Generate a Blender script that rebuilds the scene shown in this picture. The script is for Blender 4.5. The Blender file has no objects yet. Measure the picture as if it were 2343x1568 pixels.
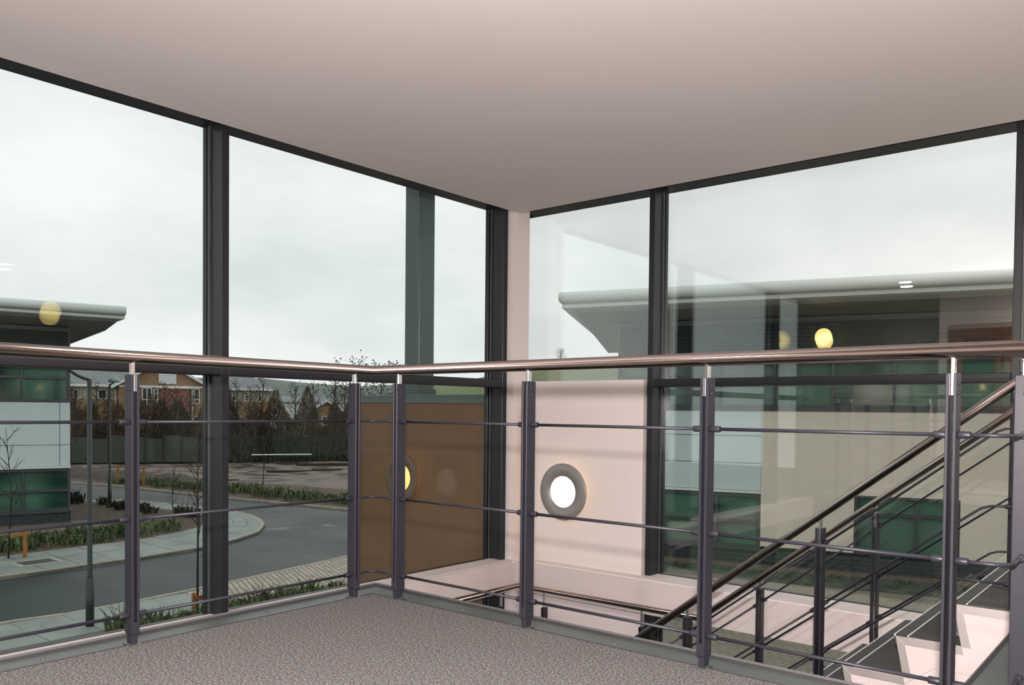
import bpy, math, random
from mathutils import Vector, Matrix, noise
rnd = random.Random(7)
S = bpy.context.scene
COL = S.collection
pi = math.pi
# ------------------------------------------------------------------ camera, sky, lights, exposure
def look_axes(yaw, pitch, roll):
    l = Vector((math.cos(yaw)*math.cos(pitch), math.sin(yaw)*math.cos(pitch), math.sin(pitch)))
    r = Vector((math.sin(yaw), -math.cos(yaw), 0)); u = r.cross(l)
    c, s = math.cos(roll), math.sin(roll)
    return r*c + u*s, u*c - r*s, l
CAM = Vector((3.1234, -2.6658, 0.9004))
R_, U_, L_ = look_axes(2.2542, -0.0228, 0.0102)
cd = bpy.data.cameras.new('camera'); cam = bpy.data.objects.new('camera', cd); COL.objects.link(cam)
M = Matrix.Identity(4)
for i in range(3):
    M[i][0], M[i][1], M[i][2], M[i][3] = R_[i], U_[i], -L_[i], CAM[i]
cam.matrix_world = M
cd.sensor_width = 36; cd.lens = 36*1893.42/2343
cd.shift_x = (1171.5-1201.26)/2343; cd.shift_y = (983.5-784)/2343
cd.clip_start = 0.05; cd.clip_end = 2000
S.camera = cam
S.view_settings.view_transform = 'Standard'; S.view_settings.look = 'None'
S.view_settings.exposure = 0.0; S.view_settings.gamma = 1.0; S.view_settings.use_curve_mapping = False
S.cycles.use_denoising = True
S.cycles.max_bounces = 10; S.cycles.transparent_max_bounces = 24
S.cycles.diffuse_bounces = 4; S.cycles.glossy_bounces = 4; S.cycles.sample_clamp_indirect = 6

W = bpy.data.worlds.new('overcast_sky'); S.world = W; W.use_nodes = True
nt = W.node_tree; nt.nodes.clear()
wo = nt.nodes.new('ShaderNodeOutputWorld'); bg = nt.nodes.new('ShaderNodeBackground')
tc = nt.nodes.new('ShaderNodeTexCoord'); mp = nt.nodes.new('ShaderNodeMapping'); mp.inputs['Scale'].default_value = (1, 1, 2.4)
nz = nt.nodes.new('ShaderNodeTexNoise'); nz.inputs['Scale'].default_value = 2.2; nz.inputs['Detail'].default_value = 5; nz.inputs['Roughness'].default_value = 0.55
cr = nt.nodes.new('ShaderNodeValToRGB')
cr.color_ramp.elements[0].position = 0.34; cr.color_ramp.elements[0].color = (0.76, 0.79, 0.80, 1)
cr.color_ramp.elements[1].position = 0.62; cr.color_ramp.elements[1].color = (1.0, 1.0, 1.0, 1)
nt.links.new(tc.outputs['Generated'], mp.inputs['Vector']); nt.links.new(mp.outputs[0], nz.inputs['Vector'])
nt.links.new(nz.outputs['Fac'], cr.inputs['Fac']); nt.links.new(cr.outputs[0], bg.inputs['Color'])
nt.links.new(bg.outputs[0], wo.inputs[0]); bg.inputs['Strength'].default_value = 1.04

# the flash fired from the top of the photographer's camera (it throws the rail shadows on the wall)
fl = bpy.data.lights.new('camera_flash', 'SPOT'); flo = bpy.data.objects.new('camera_flash', fl); COL.objects.link(flo)
fl.energy = 1120; fl.color = (1.0, 0.897, 0.877); fl.shadow_soft_size = 0.035; fl.spot_size = math.radians(104); fl.spot_blend = 0.35
flo.location = CAM + Vector((0.02, -0.02, 0.2))
flo.rotation_euler = (L_ + Vector((0, 0, 0.10))).to_track_quat('-Z', 'Y').to_euler()

# ------------------------------------------------------------------ helpers
def origin(o):
    v = Vector((0, 0, 0))
    while o is not None:
        v += o.location; o = o.parent
    return v
class MB:
    def __init__(s): s.v, s.f, s.sm = [], [], []
    def add(s, vs, fs, smooth=False):
        b = len(s.v); s.v += [tuple(x) for x in vs]
        for f in fs: s.f.append([b+i for i in f]); s.sm.append(smooth)
        return s
    def box(s, x0, y0, z0, x1, y1, z1):
        return s.add([(x0,y0,z0),(x1,y0,z0),(x1,y1,z0),(x0,y1,z0),(x0,y0,z1),(x1,y0,z1),(x1,y1,z1),(x0,y1,z1)],
                     [(3,2,1,0),(4,5,6,7),(0,1,5,4),(1,2,6,5),(2,3,7,6),(3,0,4,7)])
    def bbox(s, x0, y0, z0, x1, y1, z1, b=0.004):
        # box with chamfered edges
        vs, idx = [], {}
        X, Y, Z = (x0, x1), (y0, y1), (z0, z1)
        for i in (0, 1):
            for j in (0, 1):
                for k in (0, 1):
                    sx, sy, sz = (b, -b)[i], (b, -b)[j], (b, -b)[k]
                    for a in range(3):
                        p = [X[i]+sx, Y[j]+sy, Z[k]+sz]
                        p[a] = (X[i], Y[j], Z[k])[a]
                        idx[(i, j, k, a)] = len(vs); vs.append(p)
        fs = []
        for a in range(3):
            for e in (0, 1):
                o = [(0,0),(1,0),(1,1),(0,1)]; q = []
                for (m, n) in o:
                    t = [0, 0, 0]; t[a] = e; t[(a+1) % 3] = m; t[(a+2) % 3] = n; q.append(idx[(t[0], t[1], t[2], a)])
                fs.append(q if e else q[::-1])
        for a in range(3):
            b1, c1 = (a+1) % 3, (a+2) % 3
            for m in (0, 1):
                for n in (0, 1):
                    t0 = [0,0,0]; t1 = [0,0,0]; t0[b1] = t1[b1] = m; t0[c1] = t1[c1] = n; t1[a] = 1
                    q = [idx[(*t0, b1)], idx[(*t1, b1)], idx[(*t1, c1)], idx[(*t0, c1)]]
                    fs.append(q if m == n else q[::-1])
        for i in (0, 1):
            for j in (0, 1):
                for k in (0, 1):
                    q = [idx[(i,j,k,0)], idx[(i,j,k,1)], idx[(i,j,k,2)]]
                    fs.append(q if (i+j+k) % 2 else q[::-1])
        return s.add(vs, fs)
    def tube(s, pts, r, n=12, caps=True, smooth=True):
        pts = [Vector(p) for p in pts]; rs = r if isinstance(r, (list, tuple)) else [r]*len(pts)
        b = len(s.v); up = None
        for i, p in enumerate(pts):
            if i == 0: t = (pts[1]-p).normalized()
            elif i == len(pts)-1: t = (p-pts[-2]).normalized()
            else: t = ((pts[i+1]-p).normalized() + (p-pts[i-1]).normalized()).normalized()
            if up is None:
                up = Vector((0,0,1)) if abs(t.z) < 0.9 else Vector((1,0,0))
            a = t.cross(up).normalized(); c = a.cross(t).normalized(); up = c
            k = 1.0
            if 0 < i < len(pts)-1:
                k = 1/max(0.5, math.cos(0.5*(pts[i+1]-p).angle(p-pts[i-1])))
            bend = None
            if k > 1.001: bend = ((pts[i+1]-p).normalized()-(p-pts[i-1]).normalized()).normalized()
            for j in range(n):
                w = 2*pi*j/n; d = (a*math.cos(w)+c*math.sin(w))*rs[i]
                if bend is not None: d = d + bend*(d.dot(bend))*(k-1)
                s.v.append(tuple(p+d))
        for i in range(len(pts)-1):
            for j in range(n):
                s.f.append([b+i*n+j, b+i*n+(j+1) % n, b+(i+1)*n+(j+1) % n, b+(i+1)*n+j]); s.sm.append(smooth)
        if caps:
            s.f.append([b+j for j in range(n)][::-1]); s.sm.append(False)
            e = b+(len(pts)-1)*n; s.f.append([e+j for j in range(n)]); s.sm.append(False)
        return s
    def prism(s, poly, z0, z1):     # poly counter clockwise in x, y
        n = len(poly)
        vs = [(p[0], p[1], z0) for p in poly]+[(p[0], p[1], z1) for p in poly]
        return s.add(vs, [list(range(n))[::-1], list(range(n, 2*n))]+[[i, (i+1) % n, n+(i+1) % n, n+i] for i in range(n)])
    def ext(s, poly, a, b, f):      # extrude a 2D polygon; f(p, t) -> xyz
        n = len(poly)
        vs = [f(p, a) for p in poly]+[f(p, b) for p in poly]
        return s.add(vs, [list(range(n))[::-1], list(range(n, 2*n))]+[[i, (i+1) % n, n+(i+1) % n, n+i] for i in range(n)])
    def lathe(s, prof, n, f, smooth=True):  # prof: (radius, height); f(x, y, h) -> xyz
        b = len(s.v)
        for (r, h) in prof:
            for j in range(n):
                w = 2*pi*j/n; s.v.append(tuple(f(r*math.cos(w), r*math.sin(w), h)))
        for i in range(len(prof)-1):
            for j in range(n):
                s.f.append([b+i*n+j, b+i*n+(j+1) % n, b+(i+1)*n+(j+1) % n, b+(i+1)*n+j]); s.sm.append(smooth)
        return s
    def mesh(s, name, off=Vector((0,0,0))):
        me = bpy.data.meshes.new(name)
        me.from_pydata([(x-off.x, y-off.y, z-off.z) for x, y, z in s.v], [], s.f)
        me.polygons.foreach_set('use_smooth', s.sm); me.update()
        return me
    def build(s, name, mat, parent=None, local=False, fix=False):
        me = s.mesh(name, Vector((0,0,0)) if local else origin(parent))
        me.materials.append(mat)
        o = bpy.data.objects.new(name, me); COL.objects.link(o); o.parent = parent
        return o
def tag(o, label=None, cat=None, group=None, kind=None):
    if label: o['label'] = label
    if cat: o['category'] = cat
    if group: o['group'] = group
    if kind: o['kind'] = kind
    return o
def thing(name, label, cat, loc, rz=0, group=None):
    o = bpy.data.objects.new(name, None); COL.objects.link(o); o.location = loc; o.rotation_euler = (0, 0, rz); o.empty_display_size = 0.1
    return tag(o, label, cat, group)
def setting(name, loc=(0,0,0), rz=0):
    o = bpy.data.objects.new(name, None); COL.objects.link(o); o.location = loc; o.rotation_euler = (0, 0, rz); o.empty_display_size = 0.1
    o['kind'] = 'structure'; return o
def struct(name, mb, mat, parent=None, local=False):
    o = mb.build(name, mat, parent, local)
    if parent is None: o['kind'] = 'structure'
    return o
def copy_tree(o, parent=None):
    c = o.copy(); COL.objects.link(c); c.parent = parent
    for ch in list(o.children): copy_tree(ch, c)
    return c

# ------------------------------------------------------------------ materials
def mat(name, c, rough=0.5, metal=0.0, var=0.0, vscale=8, c2=None, bump=0.0, bscale=60, spec=0.5, emit=None, estr=0, aniso=0, detail=4, stretch=(1,1,1), ramp=(0.35, 0.65), rvar=0):
    m = bpy.data.materials.new(name); m.use_nodes = True; n = m.node_tree; p = n.nodes['Principled BSDF']
    p.inputs['Base Color'].default_value = (*c, 1); p.inputs['Roughness'].default_value = rough
    p.inputs['Metallic'].default_value = metal; p.inputs['Specular IOR Level'].default_value = spec
    geo = None
    def vec(scale):
        nonlocal geo
        if geo is None: geo = n.nodes.new('ShaderNodeNewGeometry')
        q = n.nodes.new('ShaderNodeMapping'); q.inputs['Scale'].default_value = [scale*k for k in stretch]
        n.links.new(geo.outputs['Position'], q.inputs['Vector']); return q.outputs[0]
    if var or c2:
        if c2 is None: c2 = tuple(x*(1-var) for x in c)
        t = n.nodes.new('ShaderNodeTexNoise'); t.inputs['Scale'].default_value = 1; t.inputs['Detail'].default_value = detail
        n.links.new(vec(vscale), t.inputs['Vector'])
        r = n.nodes.new('ShaderNodeValToRGB'); r.color_ramp.elements[0].position = ramp[0]; r.color_ramp.elements[1].position = ramp[1]
        r.color_ramp.elements[0].color = (*c2, 1); r.color_ramp.elements[1].color = (*c, 1)
        n.links.new(t.outputs['Fac'], r.inputs['Fac']); n.links.new(r.outputs[0], p.inputs['Base Color'])
        if rvar:
            mr = n.nodes.new('ShaderNodeMapRange'); mr.inputs['From Min'].default_value = ramp[0]; mr.inputs['From Max'].default_value = ramp[1]
            mr.inputs['To Min'].default_value = rough-rvar; mr.inputs['To Max'].default_value = rough
            n.links.new(t.outputs['Fac'], mr.inputs['Value']); n.links.new(mr.outputs[0], p.inputs['Roughness'])
    if bump:
        t = n.nodes.new('ShaderNodeTexNoise'); t.inputs['Scale'].default_value = 1; t.inputs['Detail'].default_value = 3
        n.links.new(vec(bscale), t.inputs['Vector'])
        b = n.nodes.new('ShaderNodeBump'); b.inputs['Strength'].default_value = bump; b.inputs['Distance'].default_value = 0.01
        n.links.new(t.outputs['Fac'], b.inputs['Height']); n.links.new(b.outputs[0], p.inputs['Normal'])
    if emit:
        p.inputs['Emission Color'].default_value = (*emit, 1); p.inputs['Emission Strength'].default_value = estr
    if aniso: p.inputs['Anisotropic'].default_value = aniso
    return m
def glass_mat(name, tint, r0):
    m = bpy.data.materials.new(name); m.use_nodes = True; n = m.node_tree; n.nodes.clear()
    o = n.nodes.new('ShaderNodeOutputMaterial'); mx = n.nodes.new('ShaderNodeMixShader')
    tr = n.nodes.new('ShaderNodeBsdfTransparent'); tr.inputs[0].default_value = (*tint, 1)
    gl = n.nodes.new('ShaderNodeBsdfGlossy'); gl.inputs['Roughness'].default_value = 0.0; gl.inputs['Color'].default_value = (0.95, 1.0, 0.97, 1)
    lw = n.nodes.new('ShaderNodeLayerWeight'); lw.inputs['Blend'].default_value = 0.5
    pw = n.nodes.new('ShaderNodeMath'); pw.operation = 'POWER'; pw.inputs[1].default_value = 5
    ma = n.nodes.new('ShaderNodeMath'); ma.operation = 'MULTIPLY_ADD'; ma.inputs[1].default_value = 1-r0; ma.inputs[2].default_value = r0
    n.links.new(lw.outputs['Facing'], pw.inputs[0]); n.links.new(pw.outputs[0], ma.inputs[0]); n.links.new(ma.outputs[0], mx.inputs['Fac'])
    n.links.new(tr.outputs[0], mx.inputs[1]); n.links.new(gl.outputs[0], mx.inputs[2]); n.links.new(mx.outputs[0], o.inputs[0])
    return m
def brick_mat(name, c1, c2, mortar, sc, rot=(pi/2, 0, 0), bw=0.5, rh=0.25, ms=0.02, offset=0.5, coord='Object'):
    m = bpy.data.materials.new(name); m.use_nodes = True; n = m.node_tree; p = n.nodes['Principled BSDF']; p.inputs['Roughness'].default_value = 0.85
    t = n.nodes.new('ShaderNodeTexCoord'); q = n.nodes.new('ShaderNodeMapping'); q.inputs['Rotation'].default_value = rot
    b = n.nodes.new('ShaderNodeTexBrick'); b.inputs['Color1'].default_value = (*c1, 1); b.inputs['Color2'].default_value = (*c2, 1); b.inputs['Mortar'].default_value = (*mortar, 1)
    b.inputs['Scale'].default_value = sc; b.inputs['Brick Width'].default_value = bw; b.inputs['Row Height'].default_value = rh; b.inputs['Mortar Size'].default_value = ms; b.offset = offset
    n.links.new(t.outputs[coord], q.inputs[0]); n.links.new(q.outputs[0], b.inputs['Vector']); n.links.new(b.outputs['Color'], p.inputs['Base Color'])
    return m
def carpet_mat():
    m = bpy.data.materials.new('carpet_pile'); m.use_nodes = True; n = m.node_tree; p = n.nodes['Principled BSDF']; p.inputs['Roughness'].default_value = 0.95; p.inputs['Specular IOR Level'].default_value = 0.1
    g = n.nodes.new('ShaderNodeNewGeometry')
    v = n.nodes.new('ShaderNodeTexVoronoi'); v.inputs['Scale'].default_value = 140
    nz_ = n.nodes.new('ShaderNodeTexNoise'); nz_.inputs['Scale'].default_value = 125; nz_.inputs['Detail'].default_value = 3
    n2 = n.nodes.new('ShaderNodeTexNoise'); n2.inputs['Scale'].default_value = 3
    for q in (v, nz_, n2): n.links.new(g.outputs['Position'], q.inputs['Vector'])
    r = n.nodes.new('ShaderNodeValToRGB'); e = r.color_ramp.elements
    e[0].position = 0.30; e[0].color = (0.030, 0.031, 0.035, 1); e[1].position = 0.70; e[1].color = (0.245, 0.235, 0.230, 1)
    k = r.color_ramp.elements.new(0.5); k.color = (0.108, 0.104, 0.104, 1)
    n.links.new(nz_.outputs['Fac'], r.inputs['Fac'])
    mxx = n.nodes.new('ShaderNodeMix'); mxx.data_type = 'RGBA'; mxx.blend_type = 'MULTIPLY'; mxx.inputs['Factor'].default_value = 0.2
    n.links.new(r.outputs[0], mxx.inputs[6]); n.links.new(v.outputs['Color'], mxx.inputs[7])
    n.links.new(mxx.outputs[2], p.inputs['Base Color'])
    b = n.nodes.new('ShaderNodeBump'); b.inputs['Strength'].default_value = 0.8; b.inputs['Distance'].default_value = 0.004
    n.links.new(nz_.outputs['Fac'], b.inputs['Height']); n.links.new(b.outputs[0], p.inputs['Normal'])
    return m
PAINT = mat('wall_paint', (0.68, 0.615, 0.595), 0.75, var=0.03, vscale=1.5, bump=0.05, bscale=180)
CEIL = mat('ceiling_paint', (0.70, 0.645, 0.63), 0.85, var=0.03, vscale=0.8)
GREYWALL = mat('grey_wall_paint', (0.20, 0.20, 0.20), 0.7)
CARPET = carpet_mat()
CARPET2 = mat('stair_carpet', (0.115, 0.115, 0.11), 0.95, c2=(0.05, 0.05, 0.05), vscale=160, bump=0.6, bscale=160, spec=0.1)
ZINC = mat('galvanised_steel', (0.070, 0.080, 0.078), 0.33, 0.2, c2=(0.046, 0.055, 0.055), vscale=3.5, bump=0.06, bscale=30)
FRAME = mat('anthracite_frame', (0.016, 0.0165, 0.021), 0.36, spec=0.30)
POST = mat('slate_grey_paint', (0.018, 0.0175, 0.025), 0.40, spec=0.30)
STEEL = mat('brushed_stainless', (0.44, 0.375, 0.35), 0.15, 1.0)
ALU = mat('aluminium_trim', (0.56, 0.52, 0.50), 0.42, 0.7, var=0.05, vscale=5)
STEM = mat('polished_stem', (0.80, 0.76, 0.74), 0.22, 1.0)
GLASS = glass_mat('window_glass', (0.95, 0.968, 0.958), 0.105)
GLASSL = glass_mat('window_glass_left', (0.945, 0.968, 0.956), 0.006)
PAINTDIM = mat('dimmed_wall_paint', (0.55, 0.49, 0.475), 0.75, var=0.03, vscale=1.5)  # wall paint with dimmer flash light put into its colour, for lower parts
LAMPHOT2 = mat('brightest_lamp_diffuser', (0.9, 0.8, 0.5), 0.4, emit=(1.0, 0.70, 0.22), estr=38.0)
NOSE = mat('black_nosing', (0.028, 0.027, 0.027), 0.5)
NOSEL = mat('nosing_line', (0.72, 0.75, 0.73), 0.5)
RING = mat('lamp_ring_grey', (0.24, 0.225, 0.22), 0.45, 0.3)
LAMPON = mat('lamp_diffuser', (0.9, 0.88, 0.8), 0.4, emit=(1.0, 0.98, 0.92), estr=1.05)
LAMPOUT = mat('outdoor_lamp_diffuser', (0.8, 0.6, 0.25), 0.4, emit=(1.0, 0.60, 0.13), estr=1.1)
LAMPHOT = mat('bright_lamp_diffuser', (0.9, 0.8, 0.5), 0.4, emit=(1.0, 0.70, 0.22), estr=11.0)
DOWNL = mat('ceiling_light_diffuser', (0.9, 0.9, 0.88), 0.4, emit=(1.0, 0.95, 0.88), estr=1.1)
RINGB = mat('outdoor_lamp_ring', (0.13, 0.085, 0.055), 0.6)
LIPM = mat('channel_lip_steel', (0.095, 0.092, 0.10), 0.5, 0.2)
LAMPWARM = mat('lamp_halo', (0.9, 0.7, 0.4), 0.4, emit=(1.0, 0.66, 0.25), estr=9.0)
BROWN = mat('terracotta_render', (0.165, 0.090, 0.048), 0.85, var=0.12, vscale=2, bump=0.1, bscale=120)
COPING = mat('coping_metal', (0.085, 0.115, 0.105), 0.4, 0.3)
WOOD = mat('brown_door_timber', (0.22, 0.075, 0.03), 0.4, c2=(0.14, 0.045, 0.02), vscale=4, stretch=(8, 8, 1))
DOORGL = mat('door_dark_glass', (0.05, 0.07, 0.065), 0.1)
# outdoors
ASPH = mat('wet_asphalt', (0.046, 0.060, 0.058), 0.60, c2=(0.022, 0.031, 0.030), vscale=0.30, detail=8, bump=0.5, bscale=45, rvar=0.2, spec=0.30)
WORN = mat('worn_asphalt', (0.17, 0.19, 0.185), 0.7, c2=(0.06, 0.073, 0.072), vscale=1.6, detail=8, spec=0.22)
KERB = mat('kerb_concrete', (0.42, 0.37, 0.30), 0.8, var=0.25, vscale=3, bump=0.2, bscale=40)
SLAB = mat('paving_slab', (0.27, 0.31, 0.285), 0.6, c2=(0.19, 0.225, 0.20), vscale=0.9, bump=0.15, bscale=50)
JOINT = mat('paving_joint', (0.10, 0.11, 0.10), 0.9)
BLOCKS = brick_mat('block_paving', (0.48, 0.41, 0.33), (0.35, 0.30, 0.245), (0.09, 0.08, 0.065), 1.0, rot=(0, 0, 0.4), bw=0.3, rh=0.13, ms=0.012, coord='Object')
COURT = brick_mat('court_paving', (0.30, 0.265, 0.20), (0.245, 0.22, 0.17), (0.10, 0.09, 0.07), 1.0, rot=(0, 0, 0.26), bw=0.24, rh=0.12, ms=0.008)
SOIL = mat('bed_soil', (0.085, 0.062, 0.050), 0.9, c2=(0.035, 0.028, 0.022), vscale=5, detail=8, bump=1.0, bscale=14)
LITTER = mat('leaf_litter', (0.150, 0.098, 0.064), 0.9, c2=(0.036, 0.026, 0.019), vscale=9, detail=6, bump=1.0, bscale=25)
GRAVEL = mat('gravel', (0.27, 0.205, 0.14), 0.9, c2=(0.10, 0.075, 0.05), vscale=18, detail=4, bump=0.8, bscale=30)
MUD = mat('muddy_ground', (0.205, 0.158, 0.135), 0.85, c2=(0.060, 0.040, 0.029), vscale=0.55, detail=10, bump=0.9, bscale=3, ramp=(0.42, 0.56), rvar=0.55, spec=0.4)
WATER = mat('puddle_water', (0.045, 0.030, 0.022), 0.04, spec=0.6)
GRASS = mat('grass', (0.075, 0.13, 0.04), 0.9, c2=(0.035, 0.06, 0.02), vscale=6, detail=8)
BEDG = mat('bed_ground_cover', (0.10, 0.13, 0.085), 0.9, c2=(0.045, 0.055, 0.048), vscale=3.5, detail=8, bump=0.8, bscale=12)
FIELD = mat('hill_pasture', (0.115, 0.165, 0.06), 0.95, c2=(0.16, 0.17, 0.08), vscale=0.03, detail=5)
FARHILL = mat('far_hill_slope', (0.17, 0.20, 0.18), 0.95, c2=(0.11, 0.14, 0.12), vscale=0.02, detail=6)
LEAF = mat('green_leaf', (0.115, 0.170, 0.058), 0.75, c2=(0.040, 0.070, 0.022), vscale=6, detail=2)
LEAFD = mat('dark_leaf', (0.034, 0.042, 0.020), 0.8, c2=(0.016, 0.018, 0.011), vscale=4)
LEAFB = mat('brown_leaf', (0.125, 0.075, 0.036), 0.85, c2=(0.034, 0.026, 0.018), vscale=1.2)
TWIG = mat('bare_twig', (0.048, 0.038, 0.030), 0.9, c2=(0.022, 0.019, 0.016), vscale=3)
STAKE = mat('orange_timber', (0.42, 0.17, 0.035), 0.75, var=0.3, vscale=6)
BRICK = brick_mat('orange_brick', (0.34, 0.165, 0.070), (0.25, 0.115, 0.050), (0.28, 0.22, 0.16), 1.0, bw=0.225, rh=0.075, ms=0.01)
REDBRICK = brick_mat('red_brick', (0.30, 0.085, 0.060), (0.22, 0.060, 0.045), (0.26, 0.18, 0.15), 1.0, bw=0.225, rh=0.075, ms=0.01)
PLINTH = brick_mat('plinth_brick', (0.050, 0.062, 0.066), (0.035, 0.044, 0.048), (0.02, 0.024, 0.025), 1.0, bw=0.44, rh=0.11, ms=0.012)
CREAM = mat('cream_render', (0.42, 0.38, 0.29), 0.9, var=0.1, vscale=2)
UPVC = mat('white_upvc', (0.72, 0.74, 0.73), 0.5)
TILE = mat('grey_roof_tile', (0.21, 0.23, 0.24), 0.7, var=0.15, vscale=1.5)
BTILE = mat('brown_roof_tile', (0.15, 0.095, 0.07), 0.8, var=0.2, vscale=1.5)
HGLASS = mat('house_window_glass', (0.03, 0.035, 0.035), 0.08)
PANEL = mat('pale_blue_panel', (0.60, 0.70, 0.71), 0.35, var=0.04, vscale=0.6)
RENDER = mat('beige_render', (0.80, 0.72, 0.60), 0.9, var=0.05, vscale=1.2, bump=0.05, bscale=80)
GREENGL = mat('green_tinted_glazing', (0.075, 0.175, 0.120), 0.05, c2=(0.012, 0.048, 0.036), vscale=0.6, detail=1, spec=0.6, ramp=(0.42, 0.58), stretch=(1, 1, 0.45))
EXFRAME = mat('office_frame_grey', (0.055, 0.062, 0.070), 0.4)
LOUVRE = mat('office_louvre', (0.030, 0.040, 0.040), 0.5)
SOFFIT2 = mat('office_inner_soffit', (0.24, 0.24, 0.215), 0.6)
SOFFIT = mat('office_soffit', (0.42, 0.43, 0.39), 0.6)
FASCIA = mat('office_fascia', (0.74, 0.78, 0.75), 0.4)
FENCE = mat('fence_panel_grey', (0.060, 0.070, 0.058), 0.8, var=0.3, vscale=0.7)
LPOST = mat('street_lamp_paint', (0.022, 0.032, 0.028), 0.4)
LDOME = mat('street_lamp_dome', (0.30, 0.33, 0.33), 0.35)
CARP = mat('car_paint_pale', (0.42, 0.50, 0.52), 0.25, 0.3)
TYRE = mat('tyre_rubber', (0.02, 0.02, 0.02), 0.8)
TARM = mat('cover_iron', (0.045, 0.055, 0.052), 0.6)
# ------------------------------------------------------------------ room shell
ZC = 2.6445            # ceiling
LX, RY = -1.573, 2.9875    # inner planes of ceiling edge, sill and pillar
GX, GY = -1.797, 3.288     # glass planes
BY, EX = -3.75, 5.75       # back wall, far side wall
ZS = -0.423                # sill top
ZB = -0.70                 # bulkhead underside
ZG = -3.2                  # ground floor inside
c = MB().box(LX, BY-0.1, ZC, EX+0.1, RY, ZC+0.06)
struct('ceiling', c, CEIL)
roof = MB().box(-1.95, BY-0.2, 2.98, EX+0.3, 3.45, 3.3).box(-3.75, BY-0.2, 3.45, EX+0.3, 4.3, 3.7)
struct('roof', roof, FRAME)
# gallery floor (with the landing at the head of the stairs); the steel edge channel runs along the well
fl_ = MB().prism([(0.014, BY), (EX, BY), (EX, RY-0.02), (2.236, RY-0.02), (2.236, 1.712), (2.734, 1.712), (2.734, -0.014), (0.014, -0.014)], -0.16, 0.0)
struct('floor', fl_, CARPET)
struct('floor_ground', MB().box(GX-0.05, BY, ZG-0.1, EX, GY+0.05, ZG), CARPET2)
# edge channel: flat galvanised plate, raised lip, dark joint against the carpet
tr = setting('trim_1')
MB().prism([(-0.137, BY), (0.010, BY), (0.010, -0.010), (2.738, -0.010), (2.738, 1.70), (2.543, 1.70), (2.543, 0.137), (-0.137, 0.137)], -0.165, -0.004).build('channel_plate', ZINC, tr)
lip = MB()
lip.bbox(-0.144, BY, -0.2, -0.139, 0.144, 0.010, 0.002); lip.bbox(-0.137, 0.137, -0.2, 2.541, 0.144, 0.010, 0.002); lip.bbox(2.536, 0.144, -0.2, 2.541, 1.70, 0.010, 0.002)
lip.build('channel_lip', LIPM, tr)
MB().box(-0.137, BY, -0.006, -0.132, 0.132, 0.0015).box(-0.132, 0.132, -0.006, 2.548, 0.137, 0.0015).box(2.543, 0.137, -0.006, 2.548, 1.70, 0.0015).build('lip_joint', NOSE, tr)
MB().box(0.0095, BY, -0.01, 0.0145, -0.0095, 0.003).box(0.0095, -0.0145, -0.01, 2.7385, -0.0095, 0.003).build('carpet_edge_strip', NOSE, tr)
def screw(x, y):
    m = MB().lathe([(0.0075, 0), (0.0075, 0.002), (0.004, 0.0045), (0.0005, 0.005)], 10, lambda a, b_, h: (x+a, y+b_, -0.004+h))
    m.box(x-0.003, y-0.0006, -0.004, x+0.003, y+0.0006, 0.0012); m.build('screw', ZINC, tr)
for (x, y) in ((1.38, 0.05), (0.56, 0.05), (2.18, 0.05), (-0.06, -0.55), (-0.06, -1.47), (-0.06, -0.05)): screw(x, y)

# walls behind the camera and to the side (seen only as reflections in the glass)
struct('wall_back', MB().box(0.20, BY-0.15, ZG, EX+0.1, BY, 2.98), PAINT)
struct('wall_back_left', MB().box(GX-0.1, BY-0.2, ZG, 0.20, BY-0.05, 2.98), GREYWALL)
struct('wall_side', MB().box(EX, BY, ZG, EX+0.15, GY+0.2, 2.98), PAINT)
d = setting('door_1', (0.72, BY, 0))
MB().bbox(0.32, BY-0.02, 0, 0.42, BY+0.035, 2.18).bbox(1.02, BY-0.02, 0, 1.12, BY+0.035, 2.18).bbox(0.42, BY-0.02, 2.08, 1.02, BY+0.035, 2.18).build('door_frame', WOOD, d)
leaf = MB().bbox(0.42, BY-0.01, 0.01, 0.52, BY+0.02, 2.08).bbox(0.92, BY-0.01, 0.01, 1.02, BY+0.02, 2.08).bbox(0.52, BY-0.01, 1.98, 0.92, BY+0.02, 2.08).bbox(0.52, BY-0.01, 0.01, 0.92, BY+0.02, 0.25)
leaf.build('door_leaf', WOOD, d)
MB().box(0.52, BY-0.004, 0.25, 0.92, BY+0.006, 1.98).build('pane', DOORGL, d)
MB().tube([(0.95, BY+0.02, 1.0), (0.95, BY+0.07, 1.0), (0.84, BY+0.07, 1.0)], 0.01, 10).build('door_handle', STEEL, d)

# corner pillar, wall panel with the lamp, bulkheads with sills
struct('wall_corner', MB().box(GX-0.02, 2.935, ZS-0.03, LX, 3.14, 2.72).box(GX-0.02, 2.94, ZG, LX-0.006, 3.14, ZB+0.02), PAINT)
struct('wall_panel', MB().bbox(LX-0.02, 3.10, ZS-0.02, -0.352, 3.262, 1.163, 0.006), PAINT)
struct('wall_panel_lower', MB().bbox(LX-0.02, 3.10, ZG, -0.352, 3.262, ZB-0.02, 0.006), PAINT)
struct('wall_right', MB().bbox(LX-0.02, RY, ZB, EX, GY-0.02, ZS-0.014, 0.003), PAINTDIM)
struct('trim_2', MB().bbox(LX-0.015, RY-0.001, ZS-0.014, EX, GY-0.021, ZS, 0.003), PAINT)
struct('wall_left', MB().bbox(GX+0.02, BY, ZB, LX-0.0005, 3.02, ZS-0.014, 0.003), PAINTDIM)
struct('trim_3', MB().bbox(GX+0.021, BY, ZS-0.014, LX+0.001, 2.98, ZS, 0.003), PAINTDIM)  # left sill takes the dimmed paint for shading at grazing flash

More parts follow.
